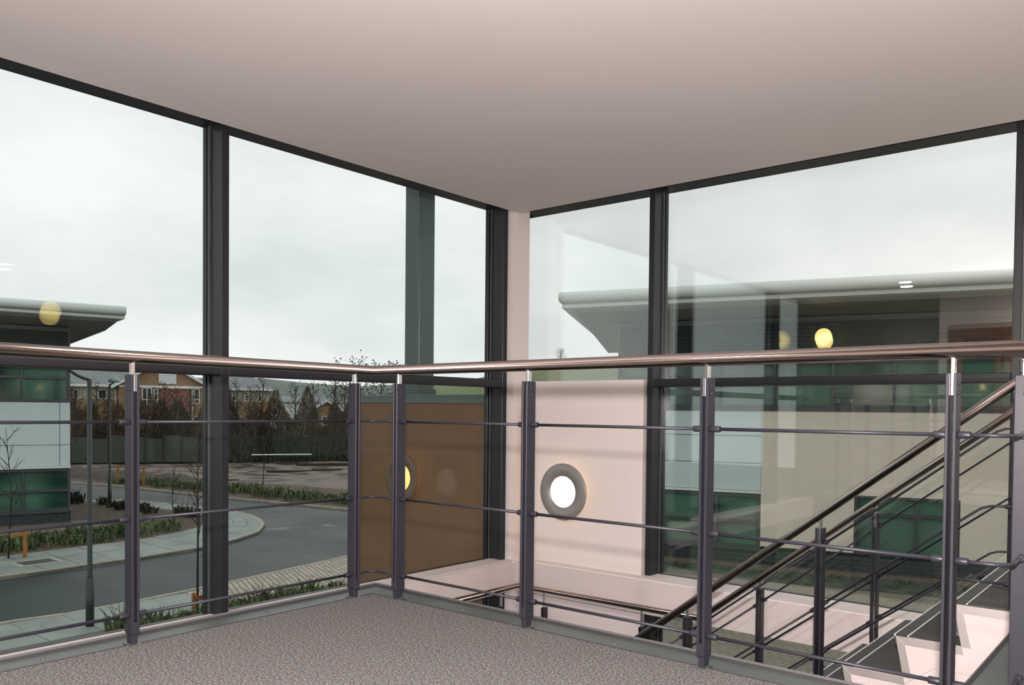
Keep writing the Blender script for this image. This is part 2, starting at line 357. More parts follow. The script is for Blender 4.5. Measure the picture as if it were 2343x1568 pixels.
def pane_x(m, x, a, b, z0, z1, bow):
    xo = lambda z: x-0.012-bow*(z-z0)/(z1-z0)
    m.add([(xo(z0),a,z0),(x+0.012,a,z0),(x+0.012,b,z0),(xo(z0),b,z0),(xo(z1),a,z1),(x+0.012,a,z1),(x+0.012,b,z1),(xo(z1),b,z1)],
          [(3,2,1,0),(4,5,6,7),(0,1,5,4),(1,2,6,5),(2,3,7,6),(3,0,4,7)]); return m
def pane_y(m, y, a, b, z0, z1, bow):
    yo = lambda z: y+0.012+bow*(z-z0)/(z1-z0)
    m.add([(a,y-0.012,z0),(b,y-0.012,z0),(b,yo(z0),z0),(a,yo(z0),z0),(a,y-0.012,z1),(b,y-0.012,z1),(b,yo(z1),z1),(a,yo(z1),z1)],
          [(3,2,1,0),(4,5,6,7),(0,1,5,4),(1,2,6,5),(2,3,7,6),(3,0,4,7)]); return m
# ------------------------------------------------------------------ window walls
# head closure between ceiling edge and glazing
HB = 2.686
def window_wall(name):
    return setting(name)
w1 = window_wall('window_1')      # left
MX0, MX1 = -1.852, -1.645
def mull(w, x0, y0, x1, y1, z0, z1, nm='mullion'):
    return MB().bbox(x0, y0, z0, x1, y1, z1, 0.004).build(nm, FRAME, w)
leftm = [(-2.48, -2.43), (0.165, 0.217), (2.868, 2.928)]
for (a, b) in leftm:
    mull(w1, GX+0.012, a, MX1, b, ZG, 2.75)                                  # deep fin inside
    mull(w1, MX0, a-0.012, GX-0.014, b+0.012, ZG, 2.75, 'glazing_cap')       # cap outside
    MB().box(GX+0.012, a-0.014, ZG, GX+0.022, a, 2.70).build('gasket', ZINC, w1)
MB().bbox(MX0, BY, HB, MX1+0.0, 3.30, 2.98, 0.004).build('head_rail', FRAME, w1)
MB().box(MX1, BY, 2.73, LX-0.001, 3.14, 2.98).build('head_closure', FRAME, w1)
segs = [(BY, -2.48), (-2.43, 0.165), (0.217, 2.868)]
for (a, b) in segs:
    MB().bbox(GX+0.012, a, 1.104, MX1, b, 1.172, 0.004).build('transom', FRAME, w1)
    for (z0, z1) in ((1.165, HB+0.02), (ZS-0.02, 1.112), (ZG, ZB+0.02)):
        pane_x(MB(), GX, a-0.01, b+0.01, z0, z1, 0.0065 if z0 > 1 else 0.0).build('pane', GLASSL, w1)
    MB().box(MX0+0.03, a, ZB-0.02, GX-0.014, b, ZS-0.20).box(GX-0.014, a, ZB-0.02, GX+0.022, b, ZS+0.003).build('spandrel', FRAME, w1)
    MB().bbox(MX0, a, 1.118, GX-0.014, b, 1.158, 0.003).build('glazing_cap', FRAME, w1)
w2 = window_wall('window_2')      # right
MY0, MY1 = 3.14, 3.345
rightm = [(-0.338, -0.288), (2.225, 2.273), (4.80, 4.85)]
for (a, b) in rightm:
    mull(w2, a, MY0, b, GY-0.012, ZG, 2.75)
    mull(w2, a-0.012, GY+0.014, b+0.012, MY1, ZG, 2.75, 'glazing_cap')
    MB().box(b, GY-0.022, ZG, b+0.012, GY-0.012, 2.70).build('gasket', ZINC, w2)
MB().bbox(-1.87, MY0, HB, EX, MY1, 2.98, 0.004).build('head_rail', FRAME, w2)
MB().box(LX, RY+0.001, 2.73, EX, MY0, 2.98).build('head_closure', FRAME, w2)
for k, (a, b) in enumerate([(GX, -0.338), (-0.288, 2.225), (2.273, 4.80), (4.85, EX)]):
    if k:
        MB().bbox(a, MY0, 1.104, b, GY-0.012, 1.165, 0.004).build('transom', FRAME, w2)
        MB().bbox(a, GY+0.014, 1.116, b, MY1, 1.154, 0.003).build('glazing_cap', FRAME, w2)
    for (z0, z1) in ((1.165, HB+0.02), (ZS-0.02, 1.112), (ZG, ZB+0.02)):
        pane_y(MB(), GY, a-0.01, b+0.01, z0, z1, 0.0065 if z0 > 1 else 0.0).build('pane', GLASS, w2)
    MB().box(a, GY+0.014, ZB-0.02, b, MY1-0.03, ZS-0.20).box(a, GY-0.022, ZB-0.02, b, GY+0.014, ZS+0.004).build('spandrel', FRAME, w2)
MB().bbox(-1.87, 3.20, ZG, -1.76, MY1, 2.98).build('corner_post', FRAME, w2)

# ------------------------------------------------------------------ round wall lamps
def wall_lamp(name, p, nrm, label, rr=0.245, ri=0.138, lit=None, halo=None, ring=None):
    n = Vector(nrm); up = Vector((0, 0, 1)); a = up.cross(n).normalized()
    P = Vector(p)
    f = lambda x, y, h: P + a*x + up*y + n*h
    t = thing(name, label, 'wall lamp', P)
    MB().lathe([(ri-0.004, 0.052), (ri, 0.064), (rr-0.006, 0.064), (rr, 0.058), (rr, 0.052), (ri-0.004, 0.050)], 56, f).build('ring', ring or RING, t)
    MB().lathe([(0.0, 0.060), (ri*0.6, 0.0595), (ri, 0.056), (ri, 0.046)], 40, f).build('diffuser', lit or LAMPON, t)
    MB().lathe([(0.0, 0.0), (0.11, 0.0), (0.11, 0.046), (0.0, 0.046)], 32, f).build('back_box', halo or LAMPWARM, t)
    return t
wall_lamp('wall_lamp', (-1.10, 3.10, 0.207), (0, -1, 0), 'lit round wall lamp with wide grey ring on the pale wall panel inside')
wall_lamp('wall_lamp', (-3.17, 3.13, 0.207), (0, -1, 0), 'lit round lamp with grey ring on the brown outdoor wall beyond the glass', lit=LAMPOUT, ring=RINGB)
wall_lamp('wall_lamp', (5.75, 2.10, 2.22), (-1, 0, 0), 'lit round wall lamp mirrored in the left window in front of the far roof', lit=LAMPHOT2)
wall_lamp('wall_lamp', (-1.45, BY-0.05, 2.10), (0, 1, 0), 'lit round wall lamp mirrored in the right window above the handrail', lit=LAMPHOT)

# recessed ceiling lights of the gallery, behind and beside the camera
for (x, y, w) in ((0.10, -2.35, 'over the gallery near the left windows'), (2.3, -3.2, 'over the middle of the gallery'), (4.0, -3.2, 'over the gallery corner away from the windows'), (4.7, -1.2, 'over the gallery beside the lamp wall'), (4.7, 1.2, 'over the landing at the stair head')):
    t = thing('ceiling_light', 'round recessed ceiling light '+w, 'ceiling light', (x, y, ZC))
    f = lambda a, b_, h: (x+a, y+b_, ZC+h)
    MB().lathe([(0.105, 0.0), (0.10, -0.006), (0.08, -0.008), (0.078, 0.0)], 32, f).build('rim', ALU, t)
    MB().lathe([(0.0, -0.003), (0.079, -0.003)], 32, f).build('diffuser', DOWNL, t)
    ld = bpy.data.lights.new('ceiling_light_lamp', 'AREA'); ld.shape = 'DISK'; ld.size = 0.15; ld.energy = 150 if y < -3 and x < 3 else 34; ld.color = (1.0, 0.91, 0.83)
    lo = bpy.data.objects.new('ceiling_light_lamp', ld); COL.objects.link(lo); lo.parent = t; lo.location = (0, 0, -0.012)
# ------------------------------------------------------------------ gallery balustrade
bal = thing('gallery_balustrade', 'grey gallery balustrade of twin-plate posts with thick steel handrail turning at the well corner', 'balustrade', (0, 0, 0))
HZ = 1.088
hr = MB()
hr.tube([(0, BY+0.05, HZ), (0, 0, HZ), (2.72, 0, HZ), (2.72, 1.75, HZ)], 0.0240, 24)
hr.build('handrail', STEEL, bal)
def post(x, y, run, parent=None, ztop=1.022, z0=0.0):
    # run: unit vector along the rail; plates stand across it. sub-parts: foot, stem, bolts
    rx, ry = run; qx, qy = -ry, rx
    def bx(m, u0, v0, z0_, u1, v1, z1_, b=0.0015):
        xs = sorted((x+rx*u0+qx*v0, x+rx*u1+qx*v1)); ys = sorted((y+ry*u0+qy*v0, y+ry*u1+qy*v1))
        m.bbox(xs[0], ys[0], z0_, xs[1], ys[1], z1_, b); return m
    m = MB(); bx(m, -0.015, -0.029, z0+0.042, -0.006, 0.029, ztop); bx(m, 0.006, -0.029, z0+0.042, 0.015, 0.029, ztop)
    p = m.build('post', POST, parent)
    m = MB(); bx(m, -0.0061, -0.0285, z0+0.0425, 0.0061, 0.0285, z0+0.086); m.build('spacer_block', POST, p)
    m = MB(); bx(m, -0.011, -0.021, z0-0.004, 0.011, 0.021, z0+0.0422); m.build('foot', POST, p)
    m = MB(); bx(m, -0.022, -0.040, z0-0.003, 0.022, 0.030, z0+0.004); m.build('base_plate', ZINC, p)
    m = MB(); bx(m, -0.0059, -0.012, ztop-0.065, 0.0059, 0.012, HZ-0.018 if z0 == 0 else ztop+0.126); m.build('stem', STEM, p)
    for s in (-1, 1):
        for dz in (0.028, 0.056):
            m = MB().lathe([(0.0062, 0), (0.0062, 0.002), (0.003, 0.0045), (0.0003, 0.005)], 10,
                           lambda a, b_, h: (x+rx*s*(0.015+h)+qx*a, y+ry*s*(0.015+h)+qy*a, ztop-dz+b_))
            m.build('bolt', POST, p)
    return p
ROD = [0.843, 0.475, 0.111]
posts_left = [-1.18, -0.12]; posts_left_off = [-2.24, -3.30]
for y in posts_left+posts_left_off: post(0, y, (0, 1), bal)
posts_right = [0.182, 0.970, 1.780, 2.565]
for x in posts_right: post(x, 0, (1, 0), bal)
for y in (0.215, 0.95, 1.70): post(2.72, y, (0, 1), bal)
def coupler(p, dr, parent, r=0.0115, L=0.036):
    p = Vector(p); dr = Vector(dr).normalized()
    return MB().tube([p, p+dr*0.002, p+dr*(L-0.003), p+dr*L], [r*0.9, r, r, r*0.88], 14).build('coupler', POST, parent)
def rod(pts, parent, cpl=True, r=0.0062, cr=0.0112, L=0.036):
    o = MB().tube(pts, r, 10).build('rod', POST, parent)
    if cpl:
        a, b = Vector(pts[0]), Vector(pts[-1])
        coupler(a, Vector(pts[1])-a, o, cr, L); coupler(b, Vector(pts[-2])-b, o, cr, L)
    return o
def arc(c0, r, a0, a1, z, n=6):
    return [(c0[0]+r*math.cos(a0+(a1-a0)*i/n), c0[1]+r*math.sin(a0+(a1-a0)*i/n), z) for i in range(n+1)]
ys = sorted(posts_left_off+posts_left)
for z in ROD:
    for a, b in zip(ys[:-1], ys[1:]): rod([(0, a+0.015, z), (0, b-0.015, z)], bal)
    r = 0.055
    rod([(0, -0.105, z)]+arc((r, -r), r, pi, pi/2, z)+[(0.167, 0, z)], bal, True, L=0.016)
    for a, b in zip(posts_right[:-1], posts_right[1:]): rod([(a+0.015, 0, z), (b-0.015, 0, z)], bal)
    rod([(2.58, 0, z)]+arc((2.72-r, r), r, -pi/2, 0, z)+[(2.72, 0.200, z)], bal, True, L=0.034)
    rod([(2.72, 0.23, z), (2.72, 0.935, z)], bal); rod([(2.72, 0.965, z), (2.72, 1.685, z)], bal)

# ------------------------------------------------------------------ stairs
G_, H_, N_ = 0.258, 0.2, 8
YN, YF = 1.70, 2.90
NX = lambda k: 2.226-G_*k
st = thing('staircase', 'straight white-sided stair flight with grey carpeted treads and black nosings', 'staircase', (0.162, 1.70, -1.6))
UC = 0.042
for k in range(N_+1):
    nx, z = NX(k), -H_*k
    if k > 0:
        x1 = NX(k-1)+UC
        t = MB().bbox(nx, YN, z-0.045, x1, YF, z, 0.004).build('tread', CARPET2, st)
    else:
        t = MB().bbox(nx, YN, z-0.045, nx+0.4, YF, z+0.002, 0.004).build('tread', CARPET2, st)
    MB().box(nx-0.002, YN-0.001, z-0.03, nx+0.060, YF, z+0.0035).build('nosing', NOSE, t)
    MB().box(nx-0.003, YN-0.0012, z-0.004, nx+0.003, YF, z+0.0045).box(nx+0.058, YN-0.0012, z, nx+0.063, YF, z+0.0045).build('nosing_edge', NOSEL, t)
    if k < N_:
        m = MB().add([(nx+0.004, YN+0.002, z-0.03), (nx+0.004, YF, z-0.03), (nx+UC, YF, z-H_), (nx+UC, YN+0.002, z-H_),
                      (nx+0.016, YN+0.002, z-0.03), (nx+0.016, YF, z-0.03), (nx+UC+0.012, YF, z-H_), (nx+UC+0.012, YN+0.002, z-H_)],
                     [(0,1,2,3), (7,6,5,4), (0,4,5,1), (1,5,6,2), (2,6,7,3), (3,7,4,0)])
        m.build('riser', CARPET2, st)
# side panel: saw-tooth top, sloping lower edge
poly = [(2.75, -0.003)]
for k in range(N_):
    poly += [(NX(k)+0.002, -H_*k-0.003), (NX(k)+UC, -H_*(k+1)-0.003)]
poly += [(NX(N_)+0.02, -1.6)]
lowz = lambda x: 0.775*(x-2.226)-0.275
poly += [(NX(N_)+0.02, -1.66), (0.45, lowz(0.45)), (2.15, lowz(2.15)), (2.75, lowz(2.15))]
MB().ext(poly, YN, YN+0.05, lambda p, t: (p[0], t, p[1])).build('side_panel', PAINTDIM, st)
MB().ext(poly, YF-0.04, YF, lambda p, t: (p[0], t, p[1])).build('side_panel', PAINTDIM, st)
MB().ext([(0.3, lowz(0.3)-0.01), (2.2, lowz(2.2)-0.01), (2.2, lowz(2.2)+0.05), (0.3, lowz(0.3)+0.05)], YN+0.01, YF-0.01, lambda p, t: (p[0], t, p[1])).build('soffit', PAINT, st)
for k in range(N_):          # L-shaped aluminium cover strips on the stepped edge
    nx, z = NX(k), -H_*k
    xr = NX(k-1)+UC if k else 2.75
    w_ = 0.040
    if k: hz = [(nx+0.004, z-0.004), (xr, z-0.004), (xr+w_*0.22, z-w_-0.002), (nx+w_+0.006, z-w_-0.002)]
    else: hz = [(nx+0.004, z-0.004), (2.75, z-0.004), (2.75, z-w_-0.002), (nx+w_+0.006, z-w_-0.002)]
    MB().ext(hz[::-1], YN-0.004, YN+0.002, lambda p, t: (p[0], t, p[1])).build('cover_strip', ALU, st)
    vt = [(nx+0.004, z-0.004), (nx+w_+0.006, z-w_-0.002), (nx+UC+w_, z-H_-0.004), (nx+UC, z-H_-0.004)]
    MB().ext(vt[::-1], YN-0.005, YN+0.002, lambda p, t: (p[0], t, p[1])).build('cover_strip', ALU, st)
# plain white wall under the flight, half landing
MB().ext([(0.9, lowz(0.9)-0.012), (0.9, ZG), (2.75, ZG), (2.75, lowz(2.15)-0.001), (2.15, lowz(2.15)-0.001)], YN, YN+0.05, lambda p, t: (p[0], t, p[1])).build('lower_panel', PAINTDIM, st)
struct('floor_half_landing', MB().box(LX, 0.4, -1.78, 0.19, RY, -1.6), CARPET2)

def pitch(x): return 0.775*(x-2.226)
def stair_rail(yl, xs, label, xa, upper_end):
    root = thing('stair_balustrade', label, 'balustrade', (xs[0], yl, pitch(xs[0])))
    hrp = [(upper_end, yl, HZ), (2.51, yl, HZ), (2.445, yl, pitch(2.445)+0.87), (xa, yl, pitch(xa)+0.87)]
    MB().tube(hrp, 0.0225, 20).build('handrail', STEEL, root)
    for x in xs:
        zt = pitch(x)+0.80; zb = pitch(x)-0.12
        m = MB(); m.bbox(x-0.019, yl-0.029, zb, x-0.009, yl+0.029, zt, 0.0015); m.bbox(x+0.009, yl-0.029, zb, x+0.019, yl+0.029, zt, 0.0015)
        p = m.build('post', POST, root)
        MB().box(x-0.0091, yl-0.028, zb, x+0.0091, yl+0.028, zb+0.09).build('spacer_block', POST, p)
        MB().box(x-0.007, yl-0.007, zt-0.09, x+0.007, yl+0.007, zt+0.065).build('stem', STEM, p)
        for s in (-1, 1):
            for dz in (0.03, 0.06):
                MB().lathe([(0.0062, 0), (0.0062, 0.002), (0.003, 0.0045), (0.0003, 0.005)], 8,
                           lambda a, b_, h: (x+s*(0.019+h), yl+a, zt-dz+b_)).build('bolt', POST, p)
    for off, z in ((0.70, 0.843), (0.38, 0.475), (0.12, 0.111)):
        xb = 2.226+(z-off)/0.775
        for a, b in zip(xs[:-1], xs[1:]):
            rod([(a+0.019, yl, pitch(a+0.019)+off), (b-0.019, yl, pitch(b-0.019)+off)], root, True, 0.0062, 0.0112, 0.034)
        a = xs[-1]+0.019
        rod([(a, yl, pitch(a)+off), (xb-0.05, yl, pitch(xb-0.05)+off), (xb-0.02, yl, pitch(xb-0.02)+off-0.001), (xb+0.015, yl, z-0.004), (xb+0.05, yl, z), (2.46, yl, z)], root, True, 0.0062, 0.0112, 0.03)
        rod([(xs[0]-0.019, yl, pitch(xs[0]-0.019)+off), (xa+0.05, yl, pitch(xa+0.05)+off)], root, False)
    return root
nb = stair_rail(1.75, [0.012, 0.790, 1.570], 'near stair balustrade with sloping steel handrail on the open side of the flight', -0.05, 2.69)
fb = stair_rail(2.80, [0.012, 0.790, 1.550], 'far stair balustrade with sloping steel handrail on the window side of the flight', 0.32, 2.62)
for root, yl in ((nb, 1.75), (fb, 2.80)):
    x = 2.475
    m = MB(); m.bbox(x-0.019, yl-0.029, 0.0, x-0.009, yl+0.029, 1.022, 0.0015); m.bbox(x+0.009, yl-0.029, 0.0, x+0.019, yl+0.029, 1.022, 0.0015)
    p = m.build('post', POST, root); MB().box(x-0.007, yl-0.007, 0.9, x+0.007, yl+0.007, HZ-0.015).build('stem', STEM, p)
# half landing balustrade against the windows
lb = thing('landing_balustrade', 'low balustrade with brown-tinted steel handrail round the half landing below the sill', 'balustrade', (-1.46, 2.88, -1.6))
LZ = -0.625
MB().tube([(-1.46, 0.9, LZ), (-1.46, 2.88, LZ), (0.33, 2.88, LZ+0.005)], 0.0225, 20).build('handrail', STEEL, lb)
for (x, y, rn) in ((-1.16, 2.88, (1, 0)), (-0.2, 2.88, (1, 0)), (-1.46, 2.66, (0, 1)), (-1.46, 1.75, (0, 1))):
    post(x, y, rn, lb, -0.775+0.005, -1.6)
for z in (-0.92, -1.16, -1.42):
    MB().tube([(-1.46, 0.9, z), (-1.46, 2.88, z), (0.3, 2.88, z)], 0.0062, 8).build('rod', POST, lb)
# ------------------------------------------------------------------ outdoor screen wall with column
ew = setting('wall_outside')
MB().box(-3.98, 3.13, -3.35, GX-0.07, 3.60, 0.965).build('wall_body', BROWN, ew)
MB().bbox(-4.00, 3.115, 0.965, GX-0.07, 3.62, 1.050, 0.006).build('coping', COPING, ew)
col_ = thing('column', 'tall square grey column standing on the outdoor brown wall beyond the glass', 'column', (-3.34, 3.46, 1.05))
MB().bbox(-3.47, 3.38, 1.12, -3.245, 3.60, 3.46, 0.006).build('shaft', COPING, col_)
MB().bbox(-3.49, 3.36, 1.05, -3.225, 3.62, 1.125, 0.006).build('base', COPING, col_)

# ------------------------------------------------------------------ ground, roads, footways
GZ = -3.3
def flat(name, poly, z, m, parent=None, th=0.05):
    return struct(name, MB().prism(poly, z-th, z), m, parent)
struct('ground', MB().prism([(-160, -60), (60, -60), (60, 260), (-160, 260)], -4.4, -3.75), GRASS)
flat('road', [(-70, -30), (-14.5, -30), (-14.5, 6), (-15.9, 12.6), (-16.4, 17.5), (-17.5, 22), (-24.8, 20.0), (-32.2, 18.8), (-41, 18.2), (-46, 17.2), (-70, 11)], GZ-0.09, ASPH)
wq = []
for i in range(40):
    w = 2*pi*i/40; k = 1+0.45*noise.noise(Vector((math.cos(w)*2.2, math.sin(w)*2.2, 4.0)))
    u, v_ = 1.75*math.cos(w)*k, 0.42*math.sin(w)*k
    wq.append((-21.9+0.25*u*1.0-0.97*v_, 15.6+0.97*u+0.25*v_))
flat('road_patch', wq, GZ-0.0885, WORN, th=0.003)
flat('court', [(-12.6, 14.6), (-7.0, 9.0), (-1.9, 3.4), (14, 3.4), (14, 26), (-12.6, 18.2)], GZ+0.01, COURT)
flat('court_left', [(-14.6, 7.0), (-7.0, 7.0), (-4.6, 9.4), (-12.6, 16.0), (-15.6, 12.6)], GZ, BLOCKS)
flat('footway_bed', [(-14.6, -8), (-12.7, -8), (-12.7, 7.0), (-14.6, 7.0)], GZ-0.03, JOINT)
bed = flat('bed', [(-12.85, 4.4), (-1.9, 3.8), (-1.9, 7.05), (-12.85, 7.7)], GZ+0.005, SOIL)
flat('bed_left', [(-12.7, -8), (-1.9, -8), (-1.9, 3.8), (-12.7, 4.4)], GZ+0.0, JOINT)
# near footway flagstones and kerb
fw = setting('footway', (-13.7, 2, GZ))
sl = None
for i in range(9):
    for j in range(3):
        x0 = -14.58+0.62*j; y0 = -1.2+0.92*i + (0.3 if j % 2 else 0)
        o = MB().bbox(x0+0.006, y0+0.006, GZ-0.04, x0+0.612, y0+0.912, GZ+rnd.uniform(-0.002, 0.004), 0.006).build('paving_slab', SLAB, fw)
kb = setting('kerb', (-14.7, 4, GZ))
def kerb_run(pts, parent, w=0.125, L=0.915, h=0.10):
    pts = [Vector((p[0], p[1], 0)) for p in pts]
    seg = 0; d = 0.0; path = []
    ln = [(b-a).length for a, b in zip(pts[:-1], pts[1:])]; tot = sum(ln); n = max(1, int(tot/L))
    def at(s):
        for a, b, l in zip(pts[:-1], pts[1:], ln):
            if s <= l: return a+(b-a)*(s/l)
            s -= l
        return pts[-1]
    for i in range(n):
        a, b = at(i*tot/n+0.004), at((i+1)*tot/n-0.004)
        q = (b-a).normalized(); m = Vector((-q.y, q.x, 0))*w
        MB().prism([(a.x, a.y), (b.x, b.y), (b.x+m.x, b.y+m.y), (a.x+m.x, a.y+m.y)] , GZ-0.2, GZ+0.005+rnd.uniform(-0.003, 0.003)).build('kerb_stone', KERB, parent)
kerb_run([(-15.75, 12.6), (-15.0, 8.4), (-14.72, 6.0), (-14.62, 4.5), (-14.80, 3.5), (-14.72, 1.5), (-14.7, -2)], kb)
# far corner: kerb, curved footway of slabs, planting bed
outer = [(-19.6, -2.0), (-19.62, 3.0), (-19.65, 6.0), (-19.8, 8.6), (-20.1, 10.6), (-20.75, 12.1), (-21.6, 13.4), (-22.9, 14.5), (-24.3, 15.3), (-26.0, 15.85), (-28.0, 16.05), (-31.0, 15.6), (-35.0, 14.75), (-40.0, 13.8), (-48.0, 12.2)]
inner = [(-22.55, -2.0), (-22.6, 3.0), (-22.65, 6.0), (-22.8, 9.0), (-23.0, 10.4), (-23.5, 11.7), (-24.0, 12.5), (-24.8, 13.3), (-25.7, 13.8), (-27.0, 14.3), (-28.4, 14.5), (-31.2, 14.15), (-35.2, 13.35), (-40.3, 12.4), (-48.2, 10.8)]
kf = setting('kerb_far', (-19.7, 6, GZ))
kerb_run(outer[:13], kf, w=0.14)
flat('footway_far_base', outer[::1]+inner[::-1], GZ-0.03, JOINT)
ff = setting('footway_far', (-21, 6, GZ))
def lerp2(a, b, t): return (a[0]+(b[0]-a[0])*t, a[1]+(b[1]-a[1])*t)
for i in range(1, 12):
    a0, a1, b0, b1 = outer[i], outer[i+1], inner[i], inner[i+1]
    n = max(1, round(math.dist(a0, a1)/1.0)); nr = 4
    for k in range(n):
        for r in range(nr):
            t0, t1 = k/n, (k+1)/n; e0, e1 = 0.055+0.945*r/nr, 0.055+0.945*(r+1)/nr
            q = []
            for (t, e) in ((t0, e0), (t1, e0), (t1, e1), (t0, e1)):
                q.append(lerp2(lerp2(a0, a1, t), lerp2(b0, b1, t), e))
            c = (sum(p[0] for p in q)/4, sum(p[1] for p in q)/4)
            q = [(c[0]+(p[0]-c[0])*0.972, c[1]+(p[1]-c[1])*0.972) for p in q]
            MB().prism(q, GZ-0.04, GZ+rnd.uniform(-0.002, 0.006)).build('paving_slab', SLAB, ff)
flat('bed_far', inner+[(-48, 6), (-30, -2)], GZ-0.005, LITTER)
flat('gravel_strip', [(-28.6, 10.7), (-33.0, -4), (-29.6, -4), (-26.3, 8.2), (-26.6, 10.6)], GZ+0.012, GRAVEL, th=0.01)
flat('verge_far', [(-17.5, 21.3), (-24.8, 19.9), (-32.2, 18.7), (-41, 18.1), (-46, 17.1), (-60, 14.3), (-60, 18), (-45, 21.5), (-36, 24.4), (-28, 25.5), (-16, 27.5)], GZ-0.02, LITTER)
kv = setting('kerb_verge', (-32, 18.7, GZ))
kerb_run([(-24.0, 19.85), (-28.5, 19.2), (-32.2, 18.62), (-36.0, 18.3), (-41.0, 18.0), (-45.7, 17.0), (-52, 15.7)], kv, w=0.16, L=1.8)
# muddy building plot with ruts
m = MB(); nx_, ny_ = 70, 46
MO = Vector((-55.46, 31.86)); MH = Vector((-0.861, 0.508)); MU = Vector((0.508, 0.861))
edge = [(-16, -3.0), (-14.2, -3.2), (-3.6, -14.3), (3.4, -20.6), (8.5, -26.9), (16.3, -36.2), (40, -60)]
def d0(u):
    for (a, p), (b_, q) in zip(edge[:-1], edge[1:]):
        if u <= b_: return p+(q-p)*(u-a)/(b_-a)
    return edge[-1][1]
for j in range(ny_+1):
    for i in range(nx_+1):
        u = -16+50*i/nx_; dd = d0(u)*(1-j/ny_)+0.6*j/ny_; p = MO+MU*u+MH*dd
        h = noise.noise(Vector((p.x*0.12, p.y*0.12, 3.1)))*0.14+noise.noise(Vector((p.x*0.45, p.y*0.45, 8)))*0.08
        m.v.append((p.x, p.y, -3.36+h*min(1, j/5)))
for j in range(ny_):
    for i in range(nx_):
        b = j*(nx_+1)+i; m.f.append([b, b+1, b+nx_+2, b+nx_+1]); m.sm.append(True)
struct('ground_mud', m, MUD)
# earth bank beside the far road
m = MB(); bn = 60
for i in range(bn+1):
    t = i/bn; cx, cy = -60+24*t, 17.8+3.6*t
    for j in range(7):
        s = (j-3)/3
        h = max(0, 1-s*s)*(0.55+0.25*noise.noise(Vector((cx*0.5, s, 2))))+0.10*noise.noise(Vector((cx*2, s*3, 5)))
        m.v.append((cx-0.35*s*1.0, cy+1.7*s, -3.40+h*min(1, (1-t)*4)))
for i in range(bn):
    for j in range(6):
        b = i*7+j; m.f.append([b, b+7, b+8, b+1]); m.sm.append(True)
tag(m.build('earth_bank', SOIL), 'long heap of dark dug soil beside the far road', 'soil heap')
# puddles
for (x, y, a, b, rz, lab) in ((-57.9, 40.8, 3.6, 1.5, 0.0, 'large brown puddle at the back of the muddy plot'), (-41.5, 21.6, 2.6, 0.45, 0.2, 'long thin puddle on the mud left of the wide mullion'),
                              (-48.0, 36.9, 2.4, 0.9, 0.0, 'broken puddle at the right of the muddy plot'), (-44.4, 31.9, 2.4, 0.45, 0.0, 'narrow puddle in the ruts in the middle of the muddy plot'),
                              (-55.0, 24.2, 1.8, 0.5, 0.0, 'small brown puddle on the mud beside the office wing'), (-52.7, 34.7, 1.9, 0.4, 0.0, 'thin puddle before the large brown puddle')):
    pl = []
    for i in range(22):
        w = 2*pi*i/22; k = 1+0.35*noise.noise(Vector((math.cos(w)*1.4, math.sin(w)*1.4, x)))
        u, v = a*math.cos(w)*k, b*math.sin(w)*k
        pl.append((x+u*math.cos(rz+1.0)-v*math.sin(rz+1.0), y+u*math.sin(rz+1.0)+v*math.cos(rz+1.0)))
    tag(MB().prism(pl, -3.6, -3.30).build('puddle', WATER), lab, 'puddle')
# right building: gravel strip and ground-cover bed
dR = Vector((math.cos(math.radians(15.2)), math.sin(math.radians(15.2)))); nR = Vector((-dR.y, dR.x)); aR = Vector((-8.83, 18.43))
def RP(s, out): p = aR+dR*s-nR*out; return (p.x, p.y)
flat('gravel_strip_right', [RP(-1.6, 0.75), RP(14, 0.75), RP(14, -0.2), RP(-1.6, -0.2)], GZ+0.03, GRAVEL)
flat('bed_right', [RP(-1.6, 2.35), RP(14, 2.35), RP(14, 0.75), RP(-1.6, 0.75)], GZ+0.035, BEDG)

